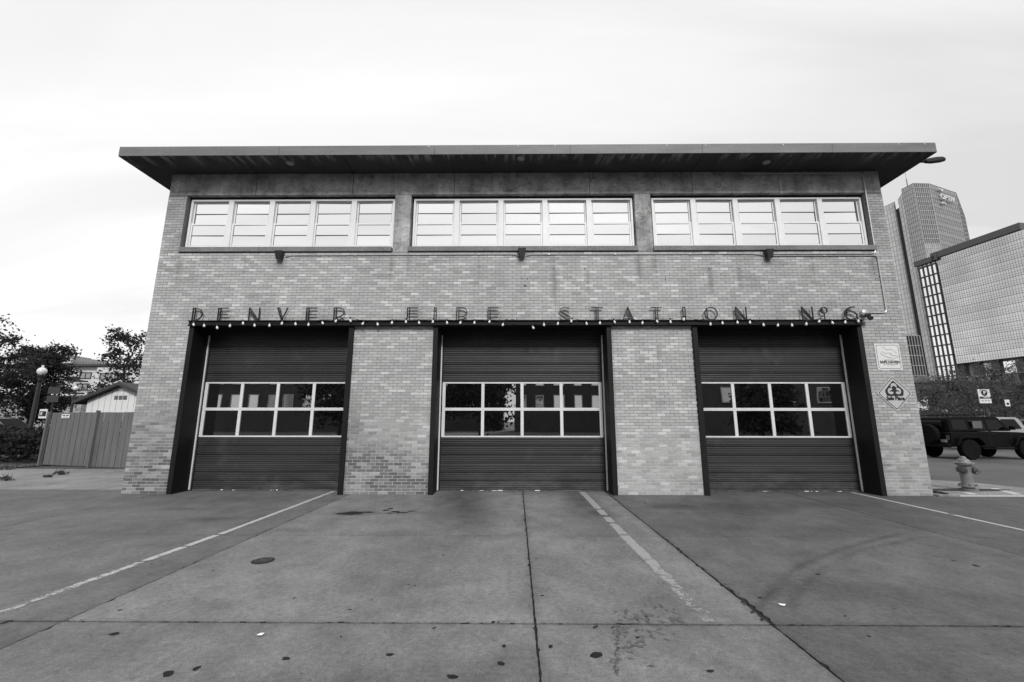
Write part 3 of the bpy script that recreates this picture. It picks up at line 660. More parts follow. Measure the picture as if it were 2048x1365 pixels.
# --- security light at the right end of the sign
p = at(1733, 627, Y=-.1); x, z = p[0], p[2]
f = empty('flood_light', (x,0,z), 'small double floodlight on a box beside the number 6', 'floodlight')
q = MB(); q.lathe([(.03,-.09),(.075,-.075),(.08,-.012)], (x,0,z+.02), 14, (0,1,0)); q.build('junction_box', M_GALV, f, smooth=True)
for dx, dz in ((-.05,-.05),(.02,-.13)):
    q = MB(); q.tube([(x,-.07,z),(x+dx*.6,-.12,z+dz*.6)], .016, 8); q.lathe([(.02,0),(.045,.03),(.055,.10),(.05,.11)], (x+dx*.6,-.12,z+dz*.6), 12, (dx*1.2-.1,-.6,dz*1.5-.3)); q.build('lamp_head', mat('dark_lamp', .05, .5), f, smooth=True)
# --- roof corner light
p = at(1856, 324, X=9.95); yl_, zl_ = float(p[1]), float(p[2])
f = empty('roof_floodlight', (9.74,yl_,zl_), 'black area light on a short arm at the right roof corner', 'floodlight')
q = MB(); q.tube([(9.742,yl_,max(7.74,zl_)),(9.82,yl_,zl_),(9.95,yl_,zl_)], .025, 8); q.build('arm', M_STEEL, f, smooth=True)
q = MB(); q.lathe([(.01,0),(.07,.02),(.11,.12),(.12,.30),(.10,.40),(.03,.44)], (9.86,yl_,zl_), 14, (1,-.12,.10), .55); q.build('lamp_head', M_STEEL, f, smooth=True)

# --- the sign letters: thin inline capitals standing on the beam
LH = .315; YL = -.075; T = .019; DP = .03; GAP = .052
def seg(mb, a, b, x, z, w=T): mb.bar((x+a[0],YL,z+a[1]), (x+b[0],YL,z+b[1]), w, DP, up=(0,1,0)) if abs(a[0]-b[0])+abs(a[1]-b[1]) > 1e-6 else None
def arc(mb, cx0, cz0, rx, rz, a0, a1, x, z, w=T, n=18):
    pts = [(x+cx0+rx*math.cos(a0+(a1-a0)*k/n), z+cz0+rz*math.sin(a0+(a1-a0)*k/n)) for k in range(n+1)]
    L = []; 
    for k, (u, v) in enumerate(pts):
        a, b = pts[max(k-1,0)], pts[min(k+1,n)]; dx, dz = b[0]-a[0], b[1]-a[1]; l = math.hypot(dx, dz) or 1; nx_, nz_ = -dz/l*w/2, dx/l*w/2
        L += [(u+nx_,YL-DP/2,v+nz_),(u-nx_,YL-DP/2,v-nz_),(u-nx_,YL+DP/2,v-nz_),(u+nx_,YL+DP/2,v+nz_)]
    F = [(4*k+i, 4*k+(i+1)%4, 4*k+4+(i+1)%4, 4*k+4+i) for k in range(n) for i in range(4)]+[(3,2,1,0),(4*n,4*n+1,4*n+2,4*n+3)]
    mb.add(L, F)
def glyph(ch, x, z):
    m = MB(); H = LH; P_ = math.pi; S = lambda a, b, w=T: seg(m, a, b, x, z, w); A = lambda *q, **k: arc(m, *q, x, z, **k)
    if ch in 'DERFBP':
        S((0,0),(0,H)); S((GAP,0),(GAP,H))
    if ch == 'D': A(GAP, H/2, .17, H/2-T/2, P_/2, -P_/2); S((0,H-T/2),(GAP+.01,H-T/2)); S((0,T/2),(GAP+.01,T/2))
    if ch == 'E' : [S((0,zz),(.24,zz)) for zz in (H-T/2, H*.46)]; S((0,T/2),(GAP,T/2))
    if ch == 'F': [S((0,zz),(.24,zz)) for zz in (H-T/2, H*.5)]
    if ch == 'R': S((0,H-T/2),(.14,H-T/2)); A(.13, H*.64, .11, H*.36-T/2, P_/2, -P_/2); S((GAP,H*.28),(.14,H*.28)); S((.17,H*.28),(.25,0))
    if ch == 'N': S((0,0),(0,H)); S((.24,0),(.24,H)); S((0,H),(.24,.0)); S((.0,H-.075),(.2,0.0))
    if ch == 'V': S((0,H),(.12,0)); S((.045,H),(.14,.03)); S((.12,0),(.245,H)); S((0,H-T/2),(.045,H-T/2))
    if ch == 'I': S((0,0),(0,H)); S((.05,0),(.05,H)); S((0,H-T/2),(.05,H-T/2)); S((0,T/2),(.05,T/2))
    if ch == 'S':
        A(.12, H*.74, .12, H*.24, .15*P_, 1.02*P_); S((.0,H*.72),(.225,H*.3)); S((.02,H*.62),(.2,H*.24)); A(.11, H*.24, .12, H*.23, -.98*P_+.25, .12*P_)
    if ch == 'T': S((-.02,H-T/2),(.25,H-T/2)); S((.09,0),(.09,H)); S((.14,0),(.14,H))
    if ch == 'A': S((0,0),(.12,H)); S((.12,H),(.25,0)); S((.105,H-.03),(.215,0)); S((.04,H*.33),(.17,H*.33))
    if ch == 'O': A(.14, H/2, .145, H/2-T/2, 0, 2*P_, n=32); S((.05,.03),(.05,H-.03))
    if ch == 'º': A(.07, H*.74, .075, H*.23, 0, 2*P_, n=24); S((.03,H*.58),(.03,H*.9)); S((.07,0),(.07,H*.5),.005)
    if ch == '6': A(.14, H*.32, .13, H*.30, 0, 2*P_, n=28); A(.19, H*.42, .2, H*.56, .62*P_, 1.08*P_, n=12); A(.23, H*.42, .2, H*.56, .5*P_, 1.05*P_, n=12); S((.12,H*.97),(.24,H*.97))
    return m
words = [('DENVER','word DENVER',(384,435,497,553,612,667)),('FIRE','word FIRE',(814,868,913,976)),('STATION','word STATION',(1120,1185,1246,1304,1367,1411,1473)),('Nº6','number sign',(1606,1644,1692))]
M_LET = mat('black_letter_metal', .014, .45)
nth = ['first','second','third','fourth','fifth','sixth','seventh']
for wd, wl, pxs in words:
    for i, (ch, px) in enumerate(zip(wd, pxs)):
        x = at(px, 640, Y=YL)[0]; z = ZT+.001; m_ = glyph(ch, x, z)
        nm = {'º':'raised small o','6':'figure 6'}.get(ch, 'letter '+ch)
        o = m_.build('sign_letter', M_LET); tag(o, f'black inline {nm}, {nth[i]} character of the {wl} above the doors' if wd != 'Nº6' else f'black inline {nm} of the number sign at the right end', 'letter', 'metal letters standing on the door header')
# --- string of bulbs
bulbs = [(387,651,.0),(408,653,.0),(434,657,0),(460,653,0),(486,648,0),(509,652,0),(539,652,0),(564,648,0),(591,649,0),(617,650,0),(645,647,0),(672,643,0),(701,642,.03),(726,648,0),(755,649,0),
 (784,646,0),(812,644,0),(838,646,0),(866,644,0),(894,646,0),(921,646,0),(949,646,0),(979,644,0),(1006,650,0),(1066,656,0),(1088,650,0),(1116,648,0),(1143,643,0),(1173,648,0),(1200,647,0),(1229,645,0),(1259,645,0),(1285,647,0),
 (1314,644,0),(1341,645,0),(1368,640,0),(1421,650,0),(1445,648,0),(1475,647,0),(1500,647,0),(1527,652,0),(1556,653,0),(1584,653,0),(1613,651,0),(1639,646,0),(1665,649,0),(1691,648,0),(1717,646,0)]
SL = empty('string_lights', (0,-.15,3.87), 'string of small white bulbs sagging along the black door header', 'string lights')
wire = []; 
beam_px = lambda x: prj(at(x, 646, Y=-.155)[0], -.155, 3.838)[1]
obs_mid = lambda x: 647.5-3.5*(1-((x-1040)/660)**2)+(0)
for px, py, dd in bulbs:
    x = at(px, py, Y=-.155)[0]; mid_obs = 648.0-2.2*(1-((px-1040)/660)**2); z = 3.838-(py-mid_obs)/ (abs(prj(x,-.155,3.5)[1]-prj(x,-.155,4.0)[1])/.5)
    lean = rng.normal(0, .22); b = MB()
    b.lathe([(.011,.034),(.014,.02),(.022,.002),(.027,-.016),(.024,-.034),(.013,-.047),(.003,-.051)], (x,-.155,z), 12, (math.sin(lean),0,math.cos(lean))); b.build('bulb', M_BULB, SL, smooth=True)
    s = MB(); s.lathe([(.016,.03),(.018,.06),(.012,.075)], (x,-.155,z), 8, (math.sin(lean),0,math.cos(lean))); s.build('socket', M_RUBBER, SL, smooth=True)
    wire.append((x+math.sin(lean)*.07, -.155, z+.072))
wp = []
for i, (a, b) in enumerate(zip(wire[:-1], wire[1:])):
    for t in (0, .25, .5, .75): sag = -.018*math.sin(math.pi*t)*(b[0]-a[0])/.3; wp.append((a[0]*(1-t)+b[0]*t, -.15, a[2]*(1-t)+b[2]*t+sag))
wp += [wire[-1], (7.95,-.15,3.93), (8.1,-.14,4.02), (8.22,-.12,4.02)]
q = MB(); q.tube(wp, .0045, 5); q.build('wire', M_RUBBER, SL)
for px in (700, 1390, 1718, 1010):
    q = MB(); x = at(px, 642, Y=-.13)[0]
    q.tube([(x+.08*math.cos(t*.9)*(1-t*.05)+.02*t, -.13+.01*math.sin(t*2), ZT-.02+.035*abs(math.sin(t*1.3))+(.06 if px == 1718 else 0)) for t in range(14)], .006, 5); q.build('cable_knot', M_RUBBER, SL)

# --- two wall signs
M_PRINT = mat('sign_black', .015, .5); M_SIGNW = mat('sign_white', .72, .4, var=.03); M_SIGNY = mat('sign_reflective', .5, .4, var=.04); M_GREYP = mat('sign_grey_print', .42, .5)
def rr_poly(cx0, cz0, hw, hh, r, y, n=6, rot=0):
    P = []
    for sx_, sz_, a0 in ((1,1,0),(-1,1,90),(-1,-1,180),(1,-1,270)):
        for k in range(n+1):
            a = math.radians(a0+90*k/n); u, v = sx_*(hw-r)+r*math.cos(a), sz_*(hh-r)+r*math.sin(a)
            P.append((cx0+u*math.cos(rot)-v*math.sin(rot), y, cz0+u*math.sin(rot)+v*math.cos(rot)))
    return P
def ring_strip(mb, A, B):
    n = len(A); mb.add(A+B, [(i, (i+1)%n, (i+1)%n+n, i+n) for i in range(n)])
cx0, cz0 = 8.555, 3.045; S1 = empty('safe_haven_sign', (cx0,-.02,cz0), 'square white sign reading SAFE HAVEN with a line-drawn hand', 'sign')
q = MB(); q.prism(rr_poly(cx0, cz0, .285, .305, .03, -.006), (0,-.004,0)); q.build('plate', M_SIGNW, S1)
q = MB(); ring_strip(q, rr_poly(cx0,cz0,.255,.275,.04,-.0115), rr_poly(cx0,cz0,.246,.266,.035,-.0115)); q.build('border', M_PRINT, S1)
q = MB(); put_text(q, 'SAFE HAVEN', .083, (cx0+.01,-.0125,cz0-.125), sx=.95, bold=.003); q.build('lettering', M_PRINT, S1)
q = MB(); put_text(q, 'COLORADO', .034, (cx0+.01,-.0125,cz0-.073), sx=1.25); put_text(q, 'for NEWBORNS', .045, (cx0+.03,-.0125,cz0-.175), sx=1.05); q.box(cx0-.07, cx0+.12, -.0125, -.0115, cz0-.215, cz0-.211); q.build('small_lettering', M_GREYP, S1)
def stroke(mb, pts, w, y):
    P = [Vector((p[0], y, p[1])) for p in pts]; Q = []
    for i in range(len(P)-1):
        for t in (0, .34, .67):
            p0, p1, p2, p3 = P[max(i-1,0)], P[i], P[i+1], P[min(i+2,len(P)-1)]
            Q.append(.5*((2*p1)+(p2-p0)*t+(2*p0-5*p1+4*p2-p3)*t*t+(-p0+3*p1-3*p2+p3)*t**3))
    Q.append(P[-1]); vs = []
    for i, p in enumerate(Q):
        d = (Q[min(i+1,len(Q)-1)]-Q[max(i-1,0)]).normalized(); n_ = Vector((-d.z, 0, d.x))*w/2; vs += [p+n_, p-n_]
    mb.add(vs, [(2*i, 2*i+1, 2*i+3, 2*i+2) for i in range(len(Q)-1)])
q = MB(); f = lambda u, v: (cx0+(u-300)/400*.5, cz0+(300-v)/400*.53)
stroke(q, [f(215,150),f(245,140),f(280,178),f(340,165),f(420,200),f(455,240)], .006, -.012)
stroke(q, [f(205,200),f(240,238),f(310,235),f(355,238),f(362,250),f(335,262),f(380,275),f(465,285),f(478,300),f(450,318),f(370,322),f(270,305),f(190,260),f(165,230)], .006, -.0122)
q.build('emblem', M_PRINT, S1)
cx1, cz1 = 8.562, 2.212; S2 = empty('safe_place_sign', (cx1,-.02,cz1), 'diamond sign with a black house emblem reading Safe Place', 'sign')
hs = .285; q = MB(); q.prism(rr_poly(cx1, cz1, hs, hs, .035, -.006, rot=math.pi/4), (0,-.004,0)); q.build('plate', M_SIGNY, S2)
q = MB(); ring_strip(q, rr_poly(cx1,cz1,.262,.262,.045,-.0115,rot=math.pi/4), rr_poly(cx1,cz1,.248,.248,.038,-.0115,rot=math.pi/4)); q.build('border', M_PRINT, S2)
q = MB(); V = lambda u, v: (cx1+u*1.38, -.0115, cz1+.0+v*1.38)
q.prism([V(-.14,-.02),V(-.15,.035),V(-.15,.05),V(-.012,.20),V(.012,.20),V(.15,.05),V(.15,.035),V(.14,-.02),V(.125,-.045),V(-.125,-.045)][::-1], (0,-.0008,0))
q.build('house_emblem', M_PRINT, S2)
q = MB()
for u, v in ((0,.115),(-.058,.035),(.058,.035)): q.prism([V(u+.05*math.cos(t*math.pi/10), v+.052*math.sin(t*math.pi/10)) for t in range(20)][::-1], (0,-.0016,0))
q.build('clover_emblem', M_SIGNY, S2)
q = MB(); q.prism([V(.036*math.cos(t*math.pi/10), .085+.036*math.sin(t*math.pi/10)) for t in range(20)][::-1], (0,-.0030,0))
q.prism([V(-.03,.06),V(.03,.06),V(.065,.045),V(.085,.02),V(.045,.03),V(.018,.02),V(.03,-.04),V(-.03,-.04),V(-.018,.02),V(-.045,.03),V(-.085,.02),V(-.065,.045)][::-1], (0,-.0025,0)); q.build('figure_emblem', M_PRINT, S2)
q = MB(); put_text(q, 'Safe Place', .118, (cx1,-.0125,cz1-.118), sx=.86, bold=.006); q.build('lettering', M_PRINT, S2)

# ================================================================== STREET THINGS NEAR BY
# --- manhole / utility cover
x, y = -2.93, -4.5; mh = empty('utility_cover', (x,y,0), 'small round dark iron cover set in the concrete left of centre', 'cover'); M_IRON = mat('cast_iron', .03, .55, .3, fine=60)
q = MB(); q.lathe([(.122,.0),(.122,.004),(.104,.005),(.102,.001)], (x,y,0), 32); q.build('ring', M_IRON, mh)
q = MB(); q.lathe([(.099,.0),(.099,.006)], (x,y,0), 32); q.build('lid', M_IRON, mh)
q = MB()
for k in range(16):
    a = k*math.pi/8; q.bar((x+.07*math.cos(a),y+.07*math.sin(a),.008), (x+.09*math.cos(a),y+.09*math.sin(a),.008), .012, .004)
q.bar((x-.045,y-.022,.008), (x+.04,y+.03,.008), .018, .004); q.bar((x-.045,y+.022,.008), (x-.01,y+.034,.008), .014, .004); q.bar((x+.0,y-.04,.008), (x+.045,y-.015,.008), .014, .004); q.build('raised_pattern', mat('worn_iron', .12, .4, .4), mh)
# --- litter
for px, py, s_, lb in ((521,1272,.027,'crumpled white paper scrap on the concrete at lower left'),(1565,1213,.028,'narrow white paper scrap on the darker slab right of the wide joint')):
    p = at(px, py, Z=0); q = MB(); n = 7; vs = [(p[0], p[1], .02)]
    for k in range(n): a = k*2*math.pi/n; r = s_*(.7+.5*rng.rand()); vs.append((p[0]+r*math.cos(a)*(1 if px < 1000 else 1.1), p[1]+r*math.sin(a)*(.75 if px < 1000 else .35), .005+.018*rng.rand()))
    q.add(vs, [(0, 1+k, 1+(k+1)%n) for k in range(n)]); tag(q.build('paper_scrap', M_WHITE), lb, 'litter')
# --- fire hydrant
M_HYD = mat('hydrant_paint', .20, .45, var=.12, scale=6, fine=30, finev=.08); M_HYDD = mat('hydrant_cap_paint', .06, .5)
hx, hy = 10.32, .49; HS = .93
hd = empty('fire_hydrant', (hx,hy,.05), 'stubby grey fire hydrant on a dark dirt patch right of the station', 'hydrant')
L_ = lambda pts: [(r*HS, z*HS) for r, z in pts]
q = MB(); q.lathe(L_([(.175,.0),(.175,.03),(.12,.035),(.12,.075),(.18,.08),(.18,.11),(.118,.12),(.112,.2),(.118,.56),(.13,.585)]), (hx,hy,.05), 24); q.build('barrel', M_HYD, hd, smooth=True)
q = MB(); q.lathe(L_([(.15,.59),(.175,.605),(.175,.62),(.155,.625),(.155,.635),(.19,.64),(.185,.655),(.125,.665),(.115,.70),(.09,.735),(.062,.745),(.062,.765),(.05,.785),(.03,.80),(.0,.805)]), (hx,hy,.05), 24); q.build('bonnet', M_HYD, hd, smooth=True)
for ax, nm, m_ in (((-.75,-.45,0), 'nozzle', M_HYDD), ((.75,-.66,0), 'nozzle', M_HYDD), ((.15,.9,0),'nozzle', M_HYD)):
    q = MB(); q.lathe(L_([(.055,.08),(.06,.13),(.082,.14),(.082,.175),(.06,.18),(.03,.185),(.028,.215)]), (hx,hy,.05+.47*HS), 14, ax); q.build(nm, m_, hd, smooth=True)
q = MB(); q.tube([(hx+.06+.12*math.sin(t*.35),hy-.10-.06*math.sin(t*.3),.05+(.56-.022*t)*HS+.01*math.cos(t)) for t in range(9)], .009, 6); q.build('chain', M_HYDD, hd)
for k in range(8):
    a = k*math.pi/4+.2; q = MB(); q.lathe([(.014,0),(.014,.035)], (hx+.155*HS*math.cos(a), hy+.155*HS*math.sin(a), .05+.11*HS-.005), 6); q.build('bolt', M_HYDD, hd)
# --- island: raised sidewalk, dirt strip, painted marks, white strip for the lit kerb edge
isl = MB(); poly = [(9.06,-.12),(13.6,-.12),(12.0,.95),(11.75,1.65),(11.3,2.1),(9.06,3.6)]
isl.prism([(x, y, -.01) for x, y in poly], (0,0,.055))
sw = struct(isl.build('sidewalk', M_PAVE, None, bevel=.012, attrs={})); a_ = sw.data.attributes.new('stain', 'FLOAT', 'POINT'); a_.data.foreach_set('value', [.30]*len(sw.data.vertices))
for p_ in sw.data.attributes['tone'].data: p_.value = 1.0
for v_ in a_.data: v_.value = .24
d = MB(); pts = []
for k in range(26):
    a = 2*math.pi*k/26; u = math.cos(a); r = 1+.12*(rng.rand()-.5); pts.append((10.25+1.05*u*r, .52+(.21*(1-.35*abs(u)))*math.sin(a)*r, .05))
d.add(pts, [tuple(range(26))]); dp_ = d.build('soil_patch', mat('dark_soil', .025, .95, var=.4, scale=8, fine=50, finev=.4, bump=.01)); struct(dp_)
pl = MB(); 
M_KERBP = mat('kerb_white', .5, .7, var=.12, scale=8)
for x0, x1, dx, y1 in ((9.72,9.92,.10,.15),(10.66,10.86,.42,.78)): q = MB(); q.add([(x0,-.112,.0492),(x1,-.112,.0492),(x1+dx,y1,.0492),(x0+dx,y1,.0492)], [(0,1,2,3)]); o = q.build('painted_mark', M_KERBP, sw)
q = MB(); q.box(9.5, 13.5, -.124, -.1215, .005, .04); q.build('lit_kerb_edge', M_KERBP, sw)  # white strip stands in for light catching the kerb edge
# fallen rubble by the right corner of the building
q = MB()
for k in range(14): a = rng.rand(3); q.box(9.12+a[0]*.25, 9.12+a[0]*.25+.04+.05*a[1], -.05+.3*a[2]-.05, -.0+.3*a[2], .045, .055+.05*rng.rand()*(1-a[0]))
stuff(q.build('rubble', mat('rubble_dark', .05, .95, var=.4, scale=10)))
# --- the wooden fence at left
F0, F1 = np.array([-16.95,5.8]), np.array([-12.6,4.67]); fd = (F1-F0)/np.linalg.norm(F1-F0); FL_ = float(np.linalg.norm(F1-F0)); fn = np.array([fd[1], -fd[0]])
fe = empty('wooden_fence', (F0[0],F0[1],0), 'grey vertical-board privacy fence left of the station', 'fence'); M_WOOD = mat('stained_boards', .13, .75, var=.18, scale=3, stretch=(3,3,.3), fine=50, finev=.12, bump=.003)
nbd = 15; 
for k in range(nbd):
    a = F0+fd*(.12+(FL_-.12)*k/nbd); b = F0+fd*(.12+(FL_-.12)*(k+1)/nbd-.028); q = MB(); q.tone = 1; h = 1.86+rng.rand()*.012; o_ = fn*(rng.rand()*.006); z_ = .045
    A_, B_ = a+o_, b+o_; q.add([(A_[0],A_[1],z_),(B_[0],B_[1],z_),(B_[0]-fn[0]*.02,B_[1]-fn[1]*.02,z_),(A_[0]-fn[0]*.02,A_[1]-fn[1]*.02,z_)]+[(A_[0],A_[1],h),(B_[0],B_[1],h),(B_[0]-fn[0]*.02,B_[1]-fn[1]*.02,h),(A_[0]-fn[0]*.02,A_[1]-fn[1]*.02,h)], [(0,3,2,1),(4,5,6,7),(0,1,5,4),(1,2,6,5),(2,3,7,6),(3,0,4,7)]); q.build('board', M_WOOD, fe, bevel=.003)
for t, h in ((.03, 1.9), (FL_*.555, 1.93)):
    p = F0+fd*t; q = MB(); q.bar((p[0]+fn[0]*.045,p[1]+fn[1]*.045,0), (p[0]+fn[0]*.045,p[1]+fn[1]*.045,h), .1, .08, up=(fd[0],fd[1],0)); q.build('post', M_WOOD, fe, bevel=.004)
for h in (.35, 1.5): q = MB(); q.bar((F0[0]-fn[0]*.06,F0[1]-fn[1]*.06,h), (F1[0]-fn[0]*.06,F1[1]-fn[1]*.06,h), .05, .09); q.build('rail', M_WOOD, fe)
p = F0+fd*.88+fn*.03; ns = empty('small_notice', (p[0],p[1],1.72), 'small white notice plate near the top of the wooden fence', 'sign'); r_ = Vector((fd[0], fd[1], 0))
q = MB(); q.bar(Vector((p[0],p[1],1.74))-r_*.2, Vector((p[0],p[1],1.74))+r_*.2, .012, .15); q.build('plate', M_SIGNW, ns)
q = MB(); c_ = Vector((p[0]+fn[0]*.01,p[1]+fn[1]*.01,1.765)); [q.bar(c_+r_*(-.14+.045*k), c_+r_*(-.108+.045*k), .004, .035) for k in range(7) if k != 3]; q.bar(c_-Vector((0,0,.06))-r_*.1, c_-Vector((0,0,.06))+r_*.12, .004, .012); q.build('print_marks', M_PRINT, ns)
# --- shed behind the fence
YS = 9.0; pk = at(247,765,Y=YS); lf = at(160,798,Y=YS); rt = at(300,790,Y=YS)
sh = empty('shed', (pk[0],YS,0), 'white-sided garden shed with a dark gable roof behind the fence', 'shed'); M_SIDING = mat('white_siding', .74, .6, var=.05)
xl, xr_, zp, ze = lf[0]+.35, pk[0]*2-lf[0]-.35-0.2, pk[2]-.14, lf[2]-.05; xm = pk[0]; xr_ = xm+(xm-xl)*.6; ze2 = zp-(zp-ze)*.6
q = MB(); q.prism([(xl,YS+.03,-.02),(xr_,YS+.03,-.02),(xr_,YS+.03,ze2),(xm,YS+.03,zp),(xl,YS+.03,ze)], (0,3.5,0)); q.build('wall', mat('shed_backing', .3, .8), sh)
npn = 9; band = ze+.62*(zp-ze)
for k in range(npn):
    a, b = xl+(xr_-xl)*k/npn+.008, xl+(xr_-xl)*(k+1)/npn-.008; tz = lambda x_: min(zp-(zp-ze)*(xm-x_)/(xm-xl) if x_ < xm else zp-(zp-ze2)*(x_-xm)/(xr_-xm), band)-.02
    q = MB(); pts_ = [(a,YS,-.02),(b,YS,-.02),(b,YS,tz(b)),(a,YS,tz(a))]; q.prism(pts_, (0,.028,0)); q.build('siding_panel', M_SIDING, sh)
tzx = lambda z_: xm-(xm-xl)*(zp-z_)/(zp-ze)
q = MB(); q.prism([(tzx(band)+.03,YS+.004,band+.012),(xm+(xm-tzx(band))*.95,YS+.004,band+.012),(xm,YS+.004,zp-.02)], (0,.024,0)); q.build('gable_panel', M_SIDING, sh)
q = MB()
for k in range(3): q.box(xm-.28+k*.2, xm-.28+k*.2+.15, YS-.02, YS+.003, zp-.62, zp-.45)
q.build('gable_vent', mat('vent_grey', .12, .6), sh)
sl1 = Vector((xm-xl,0,zp-ze)).normalized()
for s_, xe, zz in ((-1, xl-.45, ze-.45*(zp-ze)/(xm-xl)), (1, xr_+.3, ze2-.3*(zp-ze2)/(xr_-xm))):
    q = MB(); q.prism([(xm,YS-.25,zp+.14),(xm,YS-.25,zp+.0),(xe,YS-.25,zz+.0),(xe,YS-.25,zz+.14)], (0,4,0)); q.build('roof', mat('shingle_dark', .05, .9, fine=12, finev=.2), sh)
# --- weeds in the paving cracks
M_WEED = leaf_mat('weed_leaf', .05, .09)
for px, py, s_, lb in ((12,962,.35,'low weed tuft in the paving crack at the far left edge'),(15,940,.42,'broad weed tuft beside the mulch at the far left'),(120,950,.34,'upright weed growing from the paving crack before the fence'),(95,955,.16,'flat dark weed lying along the crack near the upright weed')):
    p = at(px, py, Z=0); q = MB()
    for k in range(70):
        a = rng.rand()*6.28; r = s_*rng.rand()*.9; h = s_*.5*rng.rand()*(1 if lb[0] != 'f' else .3)*(1-r/s_*.6); b0 = Vector((p[0]+r*math.cos(a)*.8, p[1]+r*math.sin(a)*.3, h*.6)); d_ = Vector((rng.normal(), rng.normal()*.5, rng.rand()*1.5)).normalized()*.07
        n_ = d_.orthogonal().normalized()*.014; q.add([b0-n_, b0+n_, b0+d_+n_*.4, b0+d_-n_*.4], [(0,1,2,3)])
    for k in range(5): a = rng.rand()*6.28; q.tube([(p[0],p[1],0),(p[0]+s_*.3*math.cos(a),p[1]+.1*math.sin(a),s_*.55*(1 if lb[0] != 'f' else .15))], .003, 4)
    tag(q.build('weed', M_WEED), lb, 'weed')
# ================================================================== LEFT BACKGROUND
M_BARK = mat('bark', .05, .9, bump=.01); LEAFN = 0
def tree(name, base, h, rad, nleaf, leaf, label, cat='tree', lm=None, lean=(0,0), cz=.62, sparse=.5, seed=1, group=None, trunk_r=.12, flat=1.0, low=.28, clump=.42):
    r = np.random.RandomState(seed); b = Vector(base); e = empty(name, b, label, cat, group)
    T_ = MB(); tips = []
    top = b+Vector((lean[0], lean[1], h*.9)); n = 7; spine = []
    for i in range(n+1):
        t = i/n; spine.append(b.lerp(top, t)+Vector((r.normal(0,.025)*h*t, r.normal(0,.025)*h*t, 0)))
    T_.tube(spine, [trunk_r*(1-.85*i/n)+.01 for i in range(n+1)], 8)
    nb_ = int(14+10*sparse)
    for i in range(nb_):
        t = low+(1-low)*(i+r.rand())/nb_; p0 = spine[min(n, int(t*n))].lerp(spine[min(n, int(t*n)+1)], t*n-int(t*n)); a = i*2.4+r.rand()
        zc_ = (t-low)/(1-low); L = rad*(.55+.55*math.sin(math.pi*min(1, zc_*.85+.12)))*(.75+.4*r.rand()); up = .25+.75*zc_
        d_ = Vector((math.cos(a), math.sin(a)*flat, up*.8)).normalized(); pts = [p0]
        for k in range(1, 5): pts.append(pts[-1]+(d_+Vector((r.normal(0,.18), r.normal(0,.18), r.normal(0,.12)+.03*k)))*L/4)
        T_.tube(pts, [trunk_r*.4*(1-t*.6)*(1-.22*k)+.006 for k in range(5)], 5)
        for k in range(1, 5):
            tips.append(pts[k])
            for _ in range(2):
                q_ = pts[k]+Vector((r.normal(), r.normal(), r.normal()*.8+.2)).normalized()*L*.3*(.6+r.rand()); T_.tube([pts[k], pts[k].lerp(q_, .5)+Vector((0,0,r.normal()*.03)), q_], [.012,.008,.004], 4, False); tips += [q_]
    T_.build('trunk', M_BARK, e, smooth=True)
    tp = np.array([tuple(p) for p in tips]); keep = r.rand(len(tp)) < (.9 if sparse < 1 else .8); tp = tp[keep]
    w_ = r.rand(len(tp))**1.2+.15; w_ /= w_.sum(); idx = r.choice(len(tp), nleaf, p=w_)
    sz = rad*clump*.42; P = tp[idx]+r.normal(0, 1, (nleaf,3))*np.array([sz,sz*flat,sz*.7])*(.35+.65*r.rand(nleaf,1))
    u = r.normal(0,1,(nleaf,3)); u /= np.linalg.norm(u,axis=1)[:,None]; v = np.cross(u, r.normal(0,1,(nleaf,3))); v /= np.linalg.norm(v,axis=1)[:,None]
    s_ = leaf*(.6+.8*r.rand(nleaf,1)); V_ = np.stack([P-u*s_, P+v*s_*.55, P+u*s_, P-v*s_*.55], 1).reshape(-1,3)
    q = MB(); q.v = V_.tolist(); q.f = np.arange(nleaf*4).reshape(-1,4).tolist(); q.mi = [0]*nleaf; q.t = [1.0]*nleaf; q.build('crown', lm, e)
    return e
LM1, LM2, LM3 = leaf_mat('dark_leaves', .025, .05), leaf_mat('mid_leaves', .02, .045), leaf_mat('dusty_leaves', .06, .12)
def px_tree(px, ytop, ybase, Y, rad, nleaf, leaf, label, **k):
    p = at(px, ytop, Y=Y); return tree('tree', (p[0], Y, -.02), p[2], rad, nleaf, leaf, label, **k)
px_tree(88, 700, 0, 26, 2.35, 14000, .11, 'dark round street tree behind the nearer lamp post', lm=LM1, seed=3, trunk_r=.16, low=.24)
px_tree(-25, 655, 0, 20, 2.3, 9000, .11, 'tall dark tree cut by the left edge of the view', lm=LM1, seed=5, trunk_r=.16, low=.25)
px_tree(268, 655, 0, 17, 1.5, 3600, .085, 'open airy tree beside the left corner of the station, sky showing through', lm=LM1, seed=11, sparse=.9, trunk_r=.12, low=.30, clump=.36)
